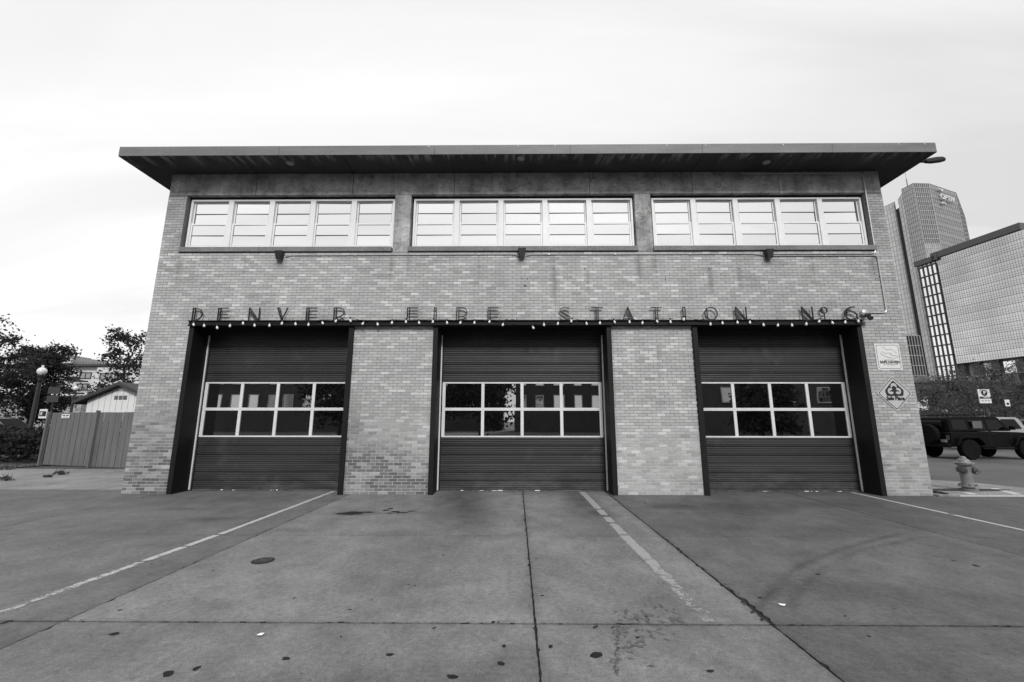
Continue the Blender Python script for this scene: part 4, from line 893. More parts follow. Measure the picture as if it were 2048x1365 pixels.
# --- lamp posts
M_LP = mat('lamp_post_paint', .015, .45); M_GLOBE = mat('lamp_globe', .75, .2, var=.05, coat=.5)
def lamp(px, pytop, Y, rg, label, dirt):
    c = at(px, pytop, Y=Y); x, z = c[0], c[2]; e = empty('lamp_post', (x,Y,0), label, 'lamp post', 'globe lamp posts at left'); k = .85
    q = MB(); q.lathe([(.17*k,0),(.17*k,.5),(.12*k,.6),(.10*k,.7),(.08*k,z-rg-.35*k)], (x,Y,-.02), 14); q.build('post', M_LP, e, smooth=True)
    q = MB(); q.lathe([(.08*k,-rg-.33*k),(.10*k,-rg-.28*k),(.08*k,-rg-.2*k),(rg*.75,-rg-.02*k),(rg*.65,-rg+.03)], (x,Y,z), 14); q.build('fitter', M_LP, e, smooth=True)
    q = MB(); q.lathe([(rg*.6,-rg*.9),(rg*.95,-rg*.4),(rg,0),(rg*.9,rg*.45),(rg*.6,rg*.8),(rg*.25,rg*1.0),(rg*.22,rg*1.15),(rg*.32,rg*1.3),(rg*.22,rg*1.5),(0,rg*1.6)], (x,Y,z), 18); q.build('globe', M_GLOBE, e, smooth=True)
lamp(84, 743, 9, .17, 'nearer lamp post with a bright white acorn globe, left', 0); lamp(151, 777, 20, .15, 'farther lamp post with a small dull globe above the fence', .5)
# --- street sign blades behind
e = empty('street_sign', (*at(108,800,Y=16)[:2],0), 'two dark stacked plates on a pole between the lamp posts', 'sign'); c = at(108,790,Y=16)
q = MB(); q.tube([(c[0],16.03,-.02),(c[0],16.03,c[2]+.5)], .04, 8); q.build('post', M_LP, e)
for dz in (.25,-.25): q = MB(); q.box(c[0]-.36, c[0]+.36, 15.95, 15.98, c[2]+dz-.2, c[2]+dz+.2); q.build('plate', mat('dark_plate', .035, .5), e)
c = at(88,826,Y=12); e = empty('parking_notice', (c[0],12,0), 'white notice with a black arrow just above the fence end', 'sign')
q = MB(); q.box(c[0]-.2, c[0]+.2, 11.96, 11.98, c[2]-.28, c[2]+.18); q.build('plate', M_SIGNW, e); q = MB(); q.box(c[0]-.16, c[0]+.16, 11.945, 11.955, c[2]-.17, c[2]+.08); q.build('print_block', M_PRINT, e)
q = MB(); q.box(c[0]-.1,c[0]-.02,11.935,11.943,c[2]-.12,c[2]+.02); q.bar((c[0]-.08,11.935,c[2]-.1),(c[0]+.04,11.935,c[2]+.04),.03,.006); q.build('arrow', M_SIGNW, e); q = MB(); q.tube([(c[0],12.02,-.02),(c[0],12.02,c[2]+.15)], .03, 8); q.build('post', M_LP, e)
# --- apartment building far left
M_STUC = mat('white_stucco', .62, .8, var=.06, scale=.3); M_STUCG = mat('grey_stucco', .33, .8, var=.06, scale=.3)
def wall_windows(e, wins, Y, mglass, mframe, balc=False):
    for (x0, x1, z0, z1) in wins:
        f = MB(); rect_ring(f, x0, x1, Y-.10, Y-.01, z0, z1, .12); f.box((x0+x1)/2-.05, (x0+x1)/2+.05, Y-.09, Y-.01, z0+.12, z1-.12); fo = f.build('window', mframe, e)
        p_ = MB(); p_.box(x0+.1, x1-.1, Y-.05, Y-.02, z0+.1, z1-.1); p_.build('pane', mglass, fo)
M_FGLASS = mirror_mat('far_window_glass', .35, .8, .03, .05)
YA = 55; e = empty('apartment_building', (*at(200,760,Y=YA)[:2],0), 'white apartment block with dark balconies behind the left trees', 'building')
def Xa(px): return at(px, 760, Y=YA)[0]
def Za(py): return at(200, py, Y=YA)[2]
q = MB(); q.box(Xa(-60), Xa(190), YA, YA+12, -.02, Za(734)); q.box(Xa(190), Xa(196), YA+.0, YA+12, -.02, Za(734)); q.box(Xa(197), Xa(330), YA-.5, YA+12, -.02, Za(735)); q.build('wall', M_STUC, e)
q = MB(); q.box(Xa(-65), Xa(335), YA-.8, YA+12, Za(734)+.02, Za(733)+.25); q.build('roof_slab', mat('dark_coping', .05, .7), e)
q = MB(); q.box(Xa(135), Xa(187), YA+2, YA+8, Za(733)+.25, Za(724)); q.build('penthouse_screen', M_STUCG, e)
q = MB()
for k in range(10): x_ = Xa(135)+(Xa(187)-Xa(135))*k/9; q.box(x_-.04, x_+.04, YA+1.9, YA+2.0, Za(733)+.25, Za(724)+.1)
q.build('screen_post', mat('screen_rib', .15, .6), e)
wall_windows(e, [(Xa(x0), Xa(x1), Za(y1), Za(y0)) for x0, x1, y0, y1 in [(158,182,745,758),(156,179,768,781),(12,30,762,776),(-20,0,762,776),(40,60,745,757),(70,92,745,757),(100,120,745,757),(40,60,772,785),(100,120,772,785),(10,28,742,752)]], YA, M_FGLASS, mat('window_dark', .04, .5))
wall_windows(e, [(Xa(x0), Xa(x1), Za(y1), Za(y0)) for x0, x1, y0, y1 in [(205,228,747,760),(205,228,772,786),(240,262,747,760)]], YA-.5, M_FGLASS, mat('window_dark', .04, .5))
for x0, x1, y0, y1 in [(155,183,757,764),(153,180,781,788),(203,230,786,792)]:
    bx = MB(); Y0 = YA-1.8
    for k in range(12): xx = Xa(x0)+(Xa(x1)-Xa(x0))*k/11; bx.box(xx-.04, xx+.04, Y0, Y0+.05, Za(y1)+.1, Za(y0))
    bx.box(Xa(x0), Xa(x1), Y0, YA-.45 if x0 < 200 else YA-.55, Za(y1)-.1, Za(y1)+.1); bx.box(Xa(x0)-.02, Xa(x1)+.02, Y0-.02, Y0+.07, Za(y0), Za(y0)+.08); bx.box(Xa(x0)+.05, Xa(x1)-.05, Y0+.06, Y0+.08, Za(y1)+.1, Za(y0)); bx.build('balcony', mat('balcony_dark', .035, .6), e)
# taller block behind it
YA2 = 95; e = empty('tall_apartment_building', (*at(80,720,Y=YA2)[:2],0), 'taller grey stepped apartment block showing above the dark tree', 'building')
tops = [(28,62,700),(62,100,707),(100,125,714),(125,146,720)]
q = MB()
for a, b, y_ in tops: q.box(at(a,720,Y=YA2)[0]+.0, at(b,720,Y=YA2)[0]-.01, YA2, YA2+15, -.02, at((a+b)/2,y_,Y=YA2)[2])
q.build('wall', M_STUCG, e)
wall_windows(e, [(at(x0,712,Y=YA2)[0], at(x0+7,712,Y=YA2)[0], at(x0,y0+6,Y=YA2)[2], at(x0,y0,Y=YA2)[2]) for x0, y0 in [(30,712),(44,711),(66,718),(84,718),(104,723),(130,727)]], YA2, M_FGLASS, mat('window_dark', .04, .5))
q = MB()
for a, b, y_ in tops: q.box(at(a,720,Y=YA2)[0]-.3, at(b,720,Y=YA2)[0]+.2, YA2-.6, YA2-.02, at((a+b)/2,y_,Y=YA2)[2]-.9, at((a+b)/2,y_,Y=YA2)[2]+.2)
q.build('cornice', M_STUC, e)
# stone-faced low building behind the parked cars
YB = 44; q = MB(); x0, x1 = at(-40,800,Y=YB)[0], at(165,800,Y=YB)[0]; zt = at(60,797,Y=YB)[2]
e = empty('stone_building', (x0,YB,0), 'low rough stone building behind the cars at far left', 'building'); q.box(x0, x1, YB, YB+6, -.02, zt)
q.build('wall', mat('rubble_stone', .28, .9, var=.35, scale=2.5, fine=6, finev=.3, bump=.05), e)
q = MB(); q.box(x0-.3, x1+.3, YB-.3, YB+6.2, zt+.01, zt+.3); q.build('roof', mat('dark_coping', .05, .7), e)
# --- hedge bed left
bed = MB(); bl = [(-30,4.6),(-17.4,4.95),(-16.9,5.6),(-16.9,8.6),(-40,11)]; bed.prism([(x,y,-.015) for x,y in bl], (0,0,.03)); struct(bed.build('planting_bed', mat('mulch', .045, .95, var=.4, scale=3, fine=18, finev=.5, bump=.03)))
def leaf_mass(name, box_, n, leaf, lm, top=None):
    x0, x1, y0, y1, z0, z1 = box_; P = np.stack([rng.uniform(x0,x1,n), rng.uniform(y0,y1,n), np.zeros(n)], 1)
    H_ = (z1-z0)*(.55+.6*vnoise(P[:,0]+50, P[:,1]+50, .9, 21)); P[:,2] = z0+H_*np.sqrt(rng.rand(n))
    u = rng.normal(0,1,(n,3)); u /= np.linalg.norm(u,axis=1)[:,None]; v = np.cross(u, rng.normal(0,1,(n,3))); v /= np.linalg.norm(v,axis=1)[:,None]; s_ = leaf*(.6+.8*rng.rand(n,1))
    V_ = np.stack([P-u*s_, P+v*s_*.5, P+u*s_, P-v*s_*.5], 1).reshape(-1,3); q = MB(); q.v = V_.tolist(); q.f = np.arange(n*4).reshape(-1,4).tolist(); q.mi = [0]*n; q.t = [1.0]*n
    return q.build(name, lm)
hg = leaf_mass('shrub_mass', (-31,-17.05,6.1,9.2,.02,1.35), 26000, .075, LM2); stuff(hg); hg['label'] = 'dense low dark shrubs filling the planting bed beside the fence'; hg['category'] = 'shrubs'
lt = MB()
for k in range(500): x_, y_ = rng.uniform(-21,-16.9), rng.uniform(4.95,6.1); a_ = rng.rand()*6; lt.bar((x_,y_,.022), (x_+.06*math.cos(a_),y_+.06*math.sin(a_),.035), .03, .006)
lt = stuff(lt.build('mulch_litter', mat('mulch_chips', .12, .9, var=.4))); lt['label'] = 'scattered pale mulch chips along the front of the planting bed'; lt['category'] = 'mulch'

# ================================================================== VEHICLES
M_TYRE = mat('tyre', .009, .9, spec=.1); M_RIM = mat('dark_rim', .015, .5, spec=.2); M_CARGL = mirror_mat('car_glass', .035, .8, .003, .03)
def wheel(e, c, r, w_, rim=None, axis=(0,1,0)):
    o = MB(); o.lathe([(r*.55,-w_/2),(r*.92,-w_/2),(r,-w_*.36),(r,w_*.36),(r*.92,w_/2),(r*.55,w_/2)], c, 24, axis); t = o.build('wheel', M_TYRE, e, smooth=True)
    o = MB(); o.lathe([(r*.56,-w_*.42),(r*.5,-w_*.3),(r*.2,-w_*.34),(r*.17,-w_*.5),(.01,-w_*.5)], c, 20, axis); o.lathe([(r*.56,w_*.42),(r*.5,w_*.3),(r*.2,w_*.34),(.01,w_*.4)], c, 20, axis); o.build('rim', rim or M_RIM, t, smooth=True)
def xform(objs, base, yaw, s=1.0): base.rotation_euler = (0,0,yaw); base.scale = (s,s,s)
# --- black off-roader: length along local +X, rear at x=0, near side at y=-.9
def offroader(loc, yaw, s):
    e = empty('off_road_vehicle', (0,0,0), 'black boxy off-road vehicle with a rear-mounted spare wheel parked behind the hydrant', 'vehicle')
    Mp = mat('black_car_paint', .004, .55, spec=.12, var=.05); Mt = mat('black_plastic', .005, .7, spec=.1)
    q = MB(); side = [(.0,.62),(.02,1.12),(.06,1.18),(3.0,1.16),(4.0,1.10),(4.08,1.02),(4.08,.66),(3.55,.58),(2.75,.5),(1.3,.5),(.5,.62)]
    q.prism([(x,-.78,z) for x, z in side][::-1], (0,1.56,0)); q.build('body', Mp, e, bevel=.03, seg=2)
    q = MB(); roof = [(.04,1.19),(.12,1.74),(.2,1.79),(2.3,1.82),(2.42,1.79),(2.86,1.2)]
    A_ = [(x,-.76+(.10 if z > 1.4 else 0),z) for x, z in roof]; B_ = [(x,.76-(.10 if z > 1.4 else 0),z) for x, z in roof]; n = len(roof)
    q.add(A_+B_, [tuple(range(n)), tuple(range(2*n-1,n-1,-1))]+[(i, i+n, (i+1)%n+n, (i+1)%n) for i in range(n)]); q.build('cabin', Mt, e, bevel=.02)
    def sidewin(x0, x1, z0, z1, xa=0, xb=0):
        for sgn in (-1, 1):
            yb, yt = sgn*.752, sgn*(.672); q = MB(); q.add([(x0,yb,z0),(x1,yb,z0),(x1-xb,yt,z1),(x0+xa,yt,z1),(x0,yb+sgn*.012,z0),(x1,yb+sgn*.012,z0),(x1-xb,yt+sgn*.012,z1),(x0+xa,yt+sgn*.012,z1)], [(0,1,2,3),(7,6,5,4),(0,4,5,1),(1,5,6,2),(2,6,7,3),(3,7,4,0)]); q.build('side_window', M_CARGL, e)
    sidewin(.18,.86,1.26,1.68,.05,0); sidewin(1.0,1.68,1.26,1.68); sidewin(1.8,2.62,1.26,1.68,0,.3)
    q = MB(); q.box(1.08,1.5,-.80,-.765,1.32,1.62); q.build('window_sunshade', mat('grey_shade', .12, .6), e)
    q = MB(); q.add([(2.86,-.68,1.24),(2.86,.68,1.24),(2.46,.62,1.76),(2.46,-.62,1.76),(2.88,-.68,1.25),(2.88,.68,1.25),(2.48,.62,1.77),(2.48,-.62,1.77)], [(3,2,1,0),(4,5,6,7),(0,1,5,4),(1,2,6,5),(2,3,7,6),(3,0,4,7)]); q.build('windscreen', M_CARGL, e)
    q = MB(); q.box(-.005,.02,-.5,.5,1.28,1.66); q.build('rear_window', M_CARGL, e)
    for sgn in (-1, 1):
        for cx_w in (.72, 3.32):
            q = MB(); pts = [(cx_w-.62,sgn*.78,.62),(cx_w-.5,sgn*.78,.88),(cx_w-.35,sgn*.78,.98),(cx_w+.38,sgn*.78,.98),(cx_w+.56,sgn*.78,.84),(cx_w+.66,sgn*.78,.6),(cx_w+.60,sgn*.78,.6),(cx_w+.5,sgn*.78,.78),(cx_w+.34,sgn*.78,.91),(cx_w-.33,sgn*.78,.91),(cx_w-.45,sgn*.78,.82),(cx_w-.56,sgn*.78,.62)]
            q.prism(pts, (0,sgn*.17,0)); q.build('fender_flare', Mt, e, bevel=.01)
            wheel(e, (cx_w,sgn*.78,.42), .42, .27)
        q = MB(); q.box(1.25,2.75,sgn*.86-.06,sgn*.86+.06,.44,.5); q.build('side_step', Mt, e, bevel=.01)
        q = MB(); q.box(2.62,2.72,sgn*.86-.02,sgn*1.04-0 if sgn > 0 else -.84,1.25,1.42) if sgn > 0 else q.box(2.62,2.72,-1.04,-.84,1.25,1.42); q.build('mirror', Mt, e, bevel=.02)
        q = MB(); q.box(-.012,.0,sgn*.66-.07,sgn*.66+.07,.82,1.02); q.build('tail_light', mat('tail_lens', .08, .3), e, bevel=.01)
        for xd in (1.04, 1.86): q = MB(); q.box(xd+.02,xd+.16,sgn*.79-.012,sgn*.79+.012,1.06,1.09); q.build('door_handle', M_RIM, e)
        for xd in (.98, 1.78, 2.74): q = MB(); q.box(xd,xd+.012,sgn*.781-.003,sgn*.781+.003,.6,1.16); q.build('door_gap', M_RUBBER, e)
        q = MB(); q.bar((.2,sgn*.56,1.87),(2.3,sgn*.56,1.9),.03); q.build('roof_rail', Mt, e)
    for xr__ in (.5, 1.25, 2.0): q = MB(); q.bar((xr__,-.62,1.9),(xr__,.62,1.9),.04,.03); q.build('roof_bar', M_RIM, e)
    q = MB(); q.box(-.14,.02,-.75,.75,.5,.68); q.build('rear_bumper', Mt, e, bevel=.02)
    q = MB(); q.box(4.08,4.24,-.78,.78,.5,.68); q.build('front_bumper', Mt, e, bevel=.02)
    q = MB(); q.box(-.012,-.002,-.62,-.34,.72,.84); q.build('number_plate', mat('plate', .4, .5), e)
    wheel(e, (-.14,.0,1.06), .42, .24, axis=(1,0,0)); xform(None, e, yaw, s); e.location = loc; ORG[e.name] = tuple(loc)
    return e
offroader((18.5,9.8,-.02), math.radians(3), .99)
def car(loc, yaw, label, paint, suv=False, s=1.0, gl=None):
    e = empty('parked_car', (0,0,0), label, 'car', 'parked cars'); L = 4.6; hz = 1.72 if suv else 1.46; belt = 1.02 if suv else .92; W_ = .9
    q = MB(); side = [(0,.35),(.02,.75),(.1,belt-.03),(.5,belt),(3.1,belt),(4.25,belt-.14),(4.52,.68),(4.58,.35),(4.1,.26),(.4,.26)]
    q.prism([(x,-W_+.03,z) for x, z in side][::-1], (0,2*W_-.06,0)); q.build('body', paint, e, bevel=.07, seg=3, smooth=True)
    roof = ([(.12,belt-.02),(.35,hz-.12),(.55,hz-.02),(2.2,hz),(2.45,hz-.05),(3.3,belt-.02)] if suv else [(.45,belt-.02),(1.1,hz-.1),(1.4,hz-.01),(2.2,hz),(2.45,hz-.05),(3.35,belt-.02)]); n = len(roof)
    f = lambda z: W_-.06 if z < belt+.05 else W_-.2
    q = MB(); q.add([(x,-f(z),z) for x, z in roof]+[(x,f(z),z) for x, z in roof], [tuple(range(n)), tuple(range(2*n-1,n-1,-1))]+[(i, i+n, (i+1)%n+n, (i+1)%n) for i in range(n)]); q.build('roof', paint, e, bevel=.03, seg=2, smooth=True)
    x0 = .5 if suv else 1.05
    for sgn in (-1, 1):
        for a, b, ta, tb in ((x0,1.75,.22 if suv else .3,0),(1.83,3.0,0,.5)):
            z0, z1 = belt+.03, hz-.12; yb, yt = sgn*(W_-.062), sgn*(W_-.185); q = MB(); q.add([(a,yb,z0),(b,yb,z0),(b-tb,yt,z1),(a+ta,yt,z1)]+[(a,yb+sgn*.014,z0),(b,yb+sgn*.014,z0),(b-tb,yt+sgn*.014,z1),(a+ta,yt+sgn*.014,z1)], [(0,1,2,3),(7,6,5,4),(0,4,5,1),(1,5,6,2),(2,6,7,3),(3,7,4,0)]); q.build('side_window', gl or M_CARGL, e)
        for cxw in (.85, 3.65): wheel(e, (cxw,sgn*(W_-.1),.34), .34, .22, M_GALV)
        q = MB(); q.box(4.35,4.56,sgn*.68-.16,sgn*.68+.16,.66,.78); q.build('headlight', M_ALU, e, bevel=.02)
        q = MB(); q.box(-.01,.12,sgn*.7-.14,sgn*.7+.14,.72,.88); q.build('tail_light', mat('tail_lens', .08, .3), e, bevel=.02)
        q = MB(); q.box(2.9,3.05,min(sgn*.86,sgn*1.02),max(sgn*.86,sgn*1.02),belt,belt+.13); q.build('mirror', paint, e, bevel=.02)
    for (xa_, za_, xb_, zb_) in (((2.52,hz-.09,3.26,belt+.02)), ((.4 if suv else 1.05, hz-.14, .18 if suv else .55, belt+.03))):
        d_ = .02 if xa_ > 1.5 else -.02
        q = MB(); q.add([(xa_+d_,-.62,za_+.012),(xa_+d_,.62,za_+.012),(xb_+d_,.74,zb_+.012),(xb_+d_,-.74,zb_+.012)]+[(xa_,-.62,za_-.01),(xa_,.62,za_-.01),(xb_,.74,zb_-.01),(xb_,-.74,zb_-.01)], [(0,1,2,3),(7,6,5,4),(0,4,5,1),(1,5,6,2),(2,6,7,3),(3,7,4,0)]); q.build('windscreen', gl or M_CARGL, e)
    e.location = loc; e.rotation_euler = (0,0,yaw); e.scale = (s,s,s); ORG[e.name] = tuple(loc); return e
P_D, P_M, P_L, P_G = mat('dark_car_paint', .025, .25, coat=.6), mat('silver_car_paint', .30, .3, .4, coat=.5), mat('white_car_paint', .6, .3, coat=.4), mat('grey_car_paint', .10, .3, .3, coat=.5)
car((-27.3,11.4,.05), math.radians(183), 'dark sedan parked beyond the shrubs, behind the nearer lamp post', P_D, gl=M_CARGL)
car((-34.0,16.5,.05), math.radians(8), 'dark car with a pale roofline cut by the left edge of the view', P_G, suv=True)
car((-45,33,0), math.radians(0), 'silver car parked far away in front of the stone building', P_M)
car((29.5,16.5,.1), math.radians(190), 'silver SUV with a pale roof to the right of the off-road vehicle', P_M, suv=True)
car((26.5,22.5,0), math.radians(10), 'white car farther back, only its roof showing over the off-road vehicle', P_L)
car((37.5,24,0), math.radians(15), 'dark hatchback in the far row of the right car park', P_D, suv=True)
car((34,19,0), math.radians(5), 'grey car in the middle row of the right car park', P_G)

# ================================================================== RIGHT BACKGROUND
# parking sign, small sign
c = at(1968,793,Y=14); e = empty('car_park_sign', (c[0],14,0), 'tall white car park sign with a round P emblem on a pole', 'sign'); s_ = c
dx = (at(1980,793,Y=14)-at(1957,793,Y=14))[0]/2; z1_, z0_ = at(1968,779,Y=14)[2], at(1968,807,Y=14)[2]
q = MB(); q.box(c[0]-dx, c[0]+dx, 13.96, 14.0, z0_, z1_); q.build('plate', M_SIGNW, e); q = MB(); q.tube([(c[0],14.06,-.02),(c[0],14.06,z1_-.1)], .05, 8); q.build('post', M_LP, e)
hgt = z1_-z0_; q = MB(); q.lathe([(.17,0),(.17,.006)], (c[0],13.955,z1_-hgt*.26), 20, (0,-1,0)); q.build('emblem', M_PRINT, e)
q = MB(); put_text(q, 'P', .26, (c[0],13.942,z1_-hgt*.26), bold=.006); q.build('emblem_letter', M_SIGNW, e)
q = MB()
for k in range(9): a = math.pi*(.05+.9*k/8); q.bar((c[0]+.22*math.cos(a),13.95,z1_-hgt*.26+.22*math.sin(a)), (c[0]+.27*math.cos(a),13.95,z1_-hgt*.26+.27*math.sin(a)), .05, .008)
q.box(c[0]-dx*.95, c[0]+dx*.95, 13.944, 13.958, z0_+hgt*.33, z0_+hgt*.47)
for k in range(3): q.box(c[0]-dx*.7+k*dx*.55, c[0]-dx*.7+k*dx*.55+dx*.3, 13.944, 13.958, z0_+hgt*.16, z0_+hgt*.2)
q.build('printing', M_PRINT, e); q = MB(); [q.box(c[0]-.1+.07*k, c[0]-.06+.07*k, 13.936, 13.942, z0_+hgt*.37, z0_+hgt*.43) for k in range(5)]; q.build('print_marks', M_SIGNW, e)
c = at(2014,808,Y=17); e = empty('parking_notice', (c[0],17,0), 'small white notice on a thin pole at the right, over the silver SUV', 'sign')
q = MB(); q.box(c[0]-.14, c[0]+.14, 16.96, 16.98, c[2]-.15, c[2]+.25); q.build('plate', M_SIGNW, e); q = MB(); q.lathe([(.08,0),(.08,.006)], (c[0],16.955,c[2]), 14, (0,-1,0)); q.build('emblem', M_PRINT, e); q = MB(); q.tube([(c[0],17.02,-.02),(c[0],17.02,c[2]+.2)], .025, 8); q.build('post', M_LP, e)
c = at(1850,810,Y=30); e = empty('street_notice', (c[0],30,0), 'white pointed sign showing just past the right corner of the station', 'sign')
q = MB(); q.prism([(c[0]-.9,29.95,c[2]-.55),(c[0]+.35,29.95,c[2]-.45),(c[0]+.25,29.95,c[2]+.75),(c[0]-.9,29.95,c[2]+.1)], (0,.05,0)); q.build('plate', M_SIGNW, e); q = MB(); q.tube([(c[0]-.3,30.05,-.02),(c[0]-.3,30.05,c[2])], .06, 8); q.build('post', M_LP, e)
# trees of the car park
px_tree(1893, 756, 0, 34, 2.6, 5500, .085, 'broad tree in front of the gridded glass wall', lm=LM3, seed=23, trunk_r=.2, low=.22)
px_tree(1866, 778, 0, 26, 1.5, 3000, .075, 'low tree close to the right corner of the station', lm=LM3, seed=24, trunk_r=.14, low=.3)
px_tree(1938, 772, 0, 40, 2.4, 4200, .10, 'mid-size tree behind the car park sign', lm=LM3, seed=25, trunk_r=.18, low=.25)
px_tree(1992, 735, 0, 33, 2.6, 5000, .085, 'tall spreading tree in front of the columned base of the office block', lm=LM3, seed=26, trunk_r=.2, low=.25)
px_tree(2046, 762, 0, 28, 1.8, 3600, .085, 'tree cut by the right edge of the view', lm=LM3, seed=27, trunk_r=.16, low=.25)
# low dark building behind the trees
Yb = 62; x0, x1 = at(1820,790,Y=Yb)[0], at(2120,790,Y=Yb)[0]; zt = at(1950,766,Y=Yb)[2]
e = empty('low_building', (x0,Yb,0), 'long low dark brick building behind the car park trees', 'building'); q = MB(); q.box(x0, x1, Yb, Yb+10, -.02, zt); q.build('wall', mat('dark_brick_far', .035, .9, var=.2, scale=.4), e)
q = MB(); q.box(x0-.2, x1+.2, Yb-.3, Yb+10, zt+.01, zt+.35); q.build('coping', mat('mid_coping', .08, .7), e)
wall_windows(e, [(x0+4+6*k, x0+6.4+6*k, 1.2, 3.4) for k in range(int((x1-x0-8)/6))], Yb, M_FGLASS, mat('far_white_frame', .4, .6))
# --- curtain wall helper
def curtain(e, P0, P1, z0, z1a, z1b, nx, nz, mp_, mb_, tv=.10, bar=.09, base=1.0, bands=0, off=.12, tonefn=None, kind=True, mesh=None):
    P0, P1 = Vector((*P0,0)), Vector((*P1,0)); d_ = P1-P0; n_ = Vector((d_.y,-d_.x,0)).normalized()
    if n_.dot(Vector((0,-9.8,0))-P0) < 0: n_ = -n_
    pn, br = MB(), MB(); Z = lambda s, t: z0+(z1a*(1-s)+z1b*s-z0)*t
    for i in range(nx):
        for j in range(nz):
            s0, s1, t0, t1 = i/nx, (i+1)/nx, j/nz, (j+1)/nz; pn.tone = base*(1+(rng.rand()-.5)*2*tv)*(1 if not bands or j % bands else .8)
            if tonefn: pn.tone *= tonefn((s0+s1)/2, (t0+t1)/2)
            e_ = n_*rng.normal(0,.006)*0
            pn.add([P0+d_*s0+Vector((0,0,Z(s0,t0))), P0+d_*s1+Vector((0,0,Z(s1,t0))), P0+d_*s1+Vector((0,0,Z(s1,t1))), P0+d_*s0+Vector((0,0,Z(s0,t1)))], [(0,1,2,3)])
    for i in range(nx+1): s = i/nx; b0 = P0+d_*s+n_*off*.5; br.bar(b0+Vector((0,0,z0)), b0+Vector((0,0,Z(s,1))), mesh or bar, off, up=tuple(n_))
    for j in range(nz+1): t = j/nz; br.bar(P0+n_*off*.6+Vector((0,0,Z(0,t))), P1+n_*off*.6+Vector((0,0,Z(1,t))), off, bar)
    a = pn.build('glass_panels', mp_, e); b = br.build('mullions', mb_, e)
    if kind: stuff(a); stuff(b)
M_CW = mirror_mat('curtain_glass', .62, .9, .2, .12, tone=True); M_CWM = mat('mullion_grey', .22, .6); M_CWL = mat('mullion_pale', .5, .5)
def dull(name, base, refl):
    g = NG(name); v = g.math('MULTIPLY', g.attr('tone'), base); g.color(v); g.b.inputs['Roughness'].default_value = .15; g.b.inputs['Specular IOR Level'].default_value = refl; return g.m
M_TWA, M_TWB = dull('tower_glass_pale', .40, .9), dull('tower_glass_dark', .12, .4)
# tower
HT = 161.3; tw = empty('office_tower', (*at(1850,370,Z=HT)[:2],0), 'tall faceted glass tower carrying the OPTIV letters', 'tower')
pB0 = at(1826,367,Z=HT)[:2]; pB1 = at(1857,367.5,Z=HT)[:2]; pC1 = at(1912,386,Z=HT)[:2]
pD1 = at(1929,430,Y=pC1[1]+16); pA0 = at(1803,379,Y=pB0[1]+7); zA0 = pA0[2]
pN1 = at(1796,400,Y=pA0[1]+2); pN0 = at(1789,404,Y=pA0[1]+5); pW0 = at(1755,420,Y=pA0[1]+6)
curtain(tw, pB0, pB1, 0, HT, HT, 8, 48, M_TWB, M_CWL, .18, .2, off=.2, tonefn=lambda s, t: 1 if t > .735 else 2.6)  # lower panels coloured paler to stand in for a bright reflection
curtain(tw, pB1, pC1, 0, HT, HT, 14, 48, M_TWB, M_CWM, .08, .22, base=2.2, bands=2, off=.12)
curtain(tw, pC1, pD1[:2], 0, HT, pD1[2]-2, 5, 48, M_TWA, M_CWM, .10, .22, off=.12)
curtain(tw, pA0[:2], pB0, 0, zA0, HT, 6, 48, M_TWA, M_CWM, .10, .22, off=.12)
curtain(tw, pN1[:2], pA0[:2], 0, pN1[2], pN1[2]+4, 2, 44, M_TWA, M_CWM, .10, .22, off=.12)
curtain(tw, pW0[:2], pN0[:2], 0, pW0[2], pN0[2], 6, 44, M_TWA, M_CWM, .10, .22, off=.12)
nq = MB(); nq.prism([(pN0[0],pN0[1],0),(pN1[0],pN1[1]+.3,0),(pN1[0]+.5,pN1[1]+3,0),(pN0[0],pN0[1]+3,0)][::-1], (0,0,pN0[2]-6)); nq.build('recess', mat('recess_dark', .03, .6), tw)
cap = MB(); cap.add([(*pB0,HT),(*pB1,HT),(*pC1,HT),(pD1[0],pD1[1],pD1[2]),(pC1[0]+15,pC1[1]+15,HT-6),(pA0[0]+30,pA0[1]+28,zA0),(pA0[0],pA0[1],zA0)], [tuple(range(7))]); cap.build('roof', M_CWM, tw)
q = MB(); pa = at(1815,372,Y=pB0[1]+6); q.tube([(pa[0],pa[1],zA0-4),(pa[0],pa[1],zA0+7)], .35, 6); q.tube([(pa[0],pa[1],zA0+7),(pa[0],pa[1],zA0+13)], .12, 5); q.build('antenna', M_CWM, tw)
dC = Vector((pC1[0]-pB1[0], pC1[1]-pB1[1], 0)); Lc = dC.length; dC.normalize(); nC = Vector((dC.y,-dC.x,0)); cC = Vector((*pB1,0))+dC*Lc*.52+nC*1.2+Vector((0,0,HT-8.2)); q = MB()
put_text(q, 'OPTIV', 5.6, cC, dC, (0,0,1), .3, sx=1.1, bold=.04); q.build('lettering', M_SIGNW, tw)
q = MB()
for zz, ud in ((4.6,1),(-4.6,-1)):
    for k in range(6):
        u0, u1 = -2+4*k/6, -2+4*(k+1)/6; f_ = lambda u: ud*.35*u*u*.6
        a, b = cC-dC*6.6+dC*u0+Vector((0,0,zz+f_(u0)*1.0)), cC-dC*6.6+dC*u1+Vector((0,0,zz+f_(u1))); q.bar(a, b, .9, .7)
q.build('letter_accent', M_SIGNW, tw)
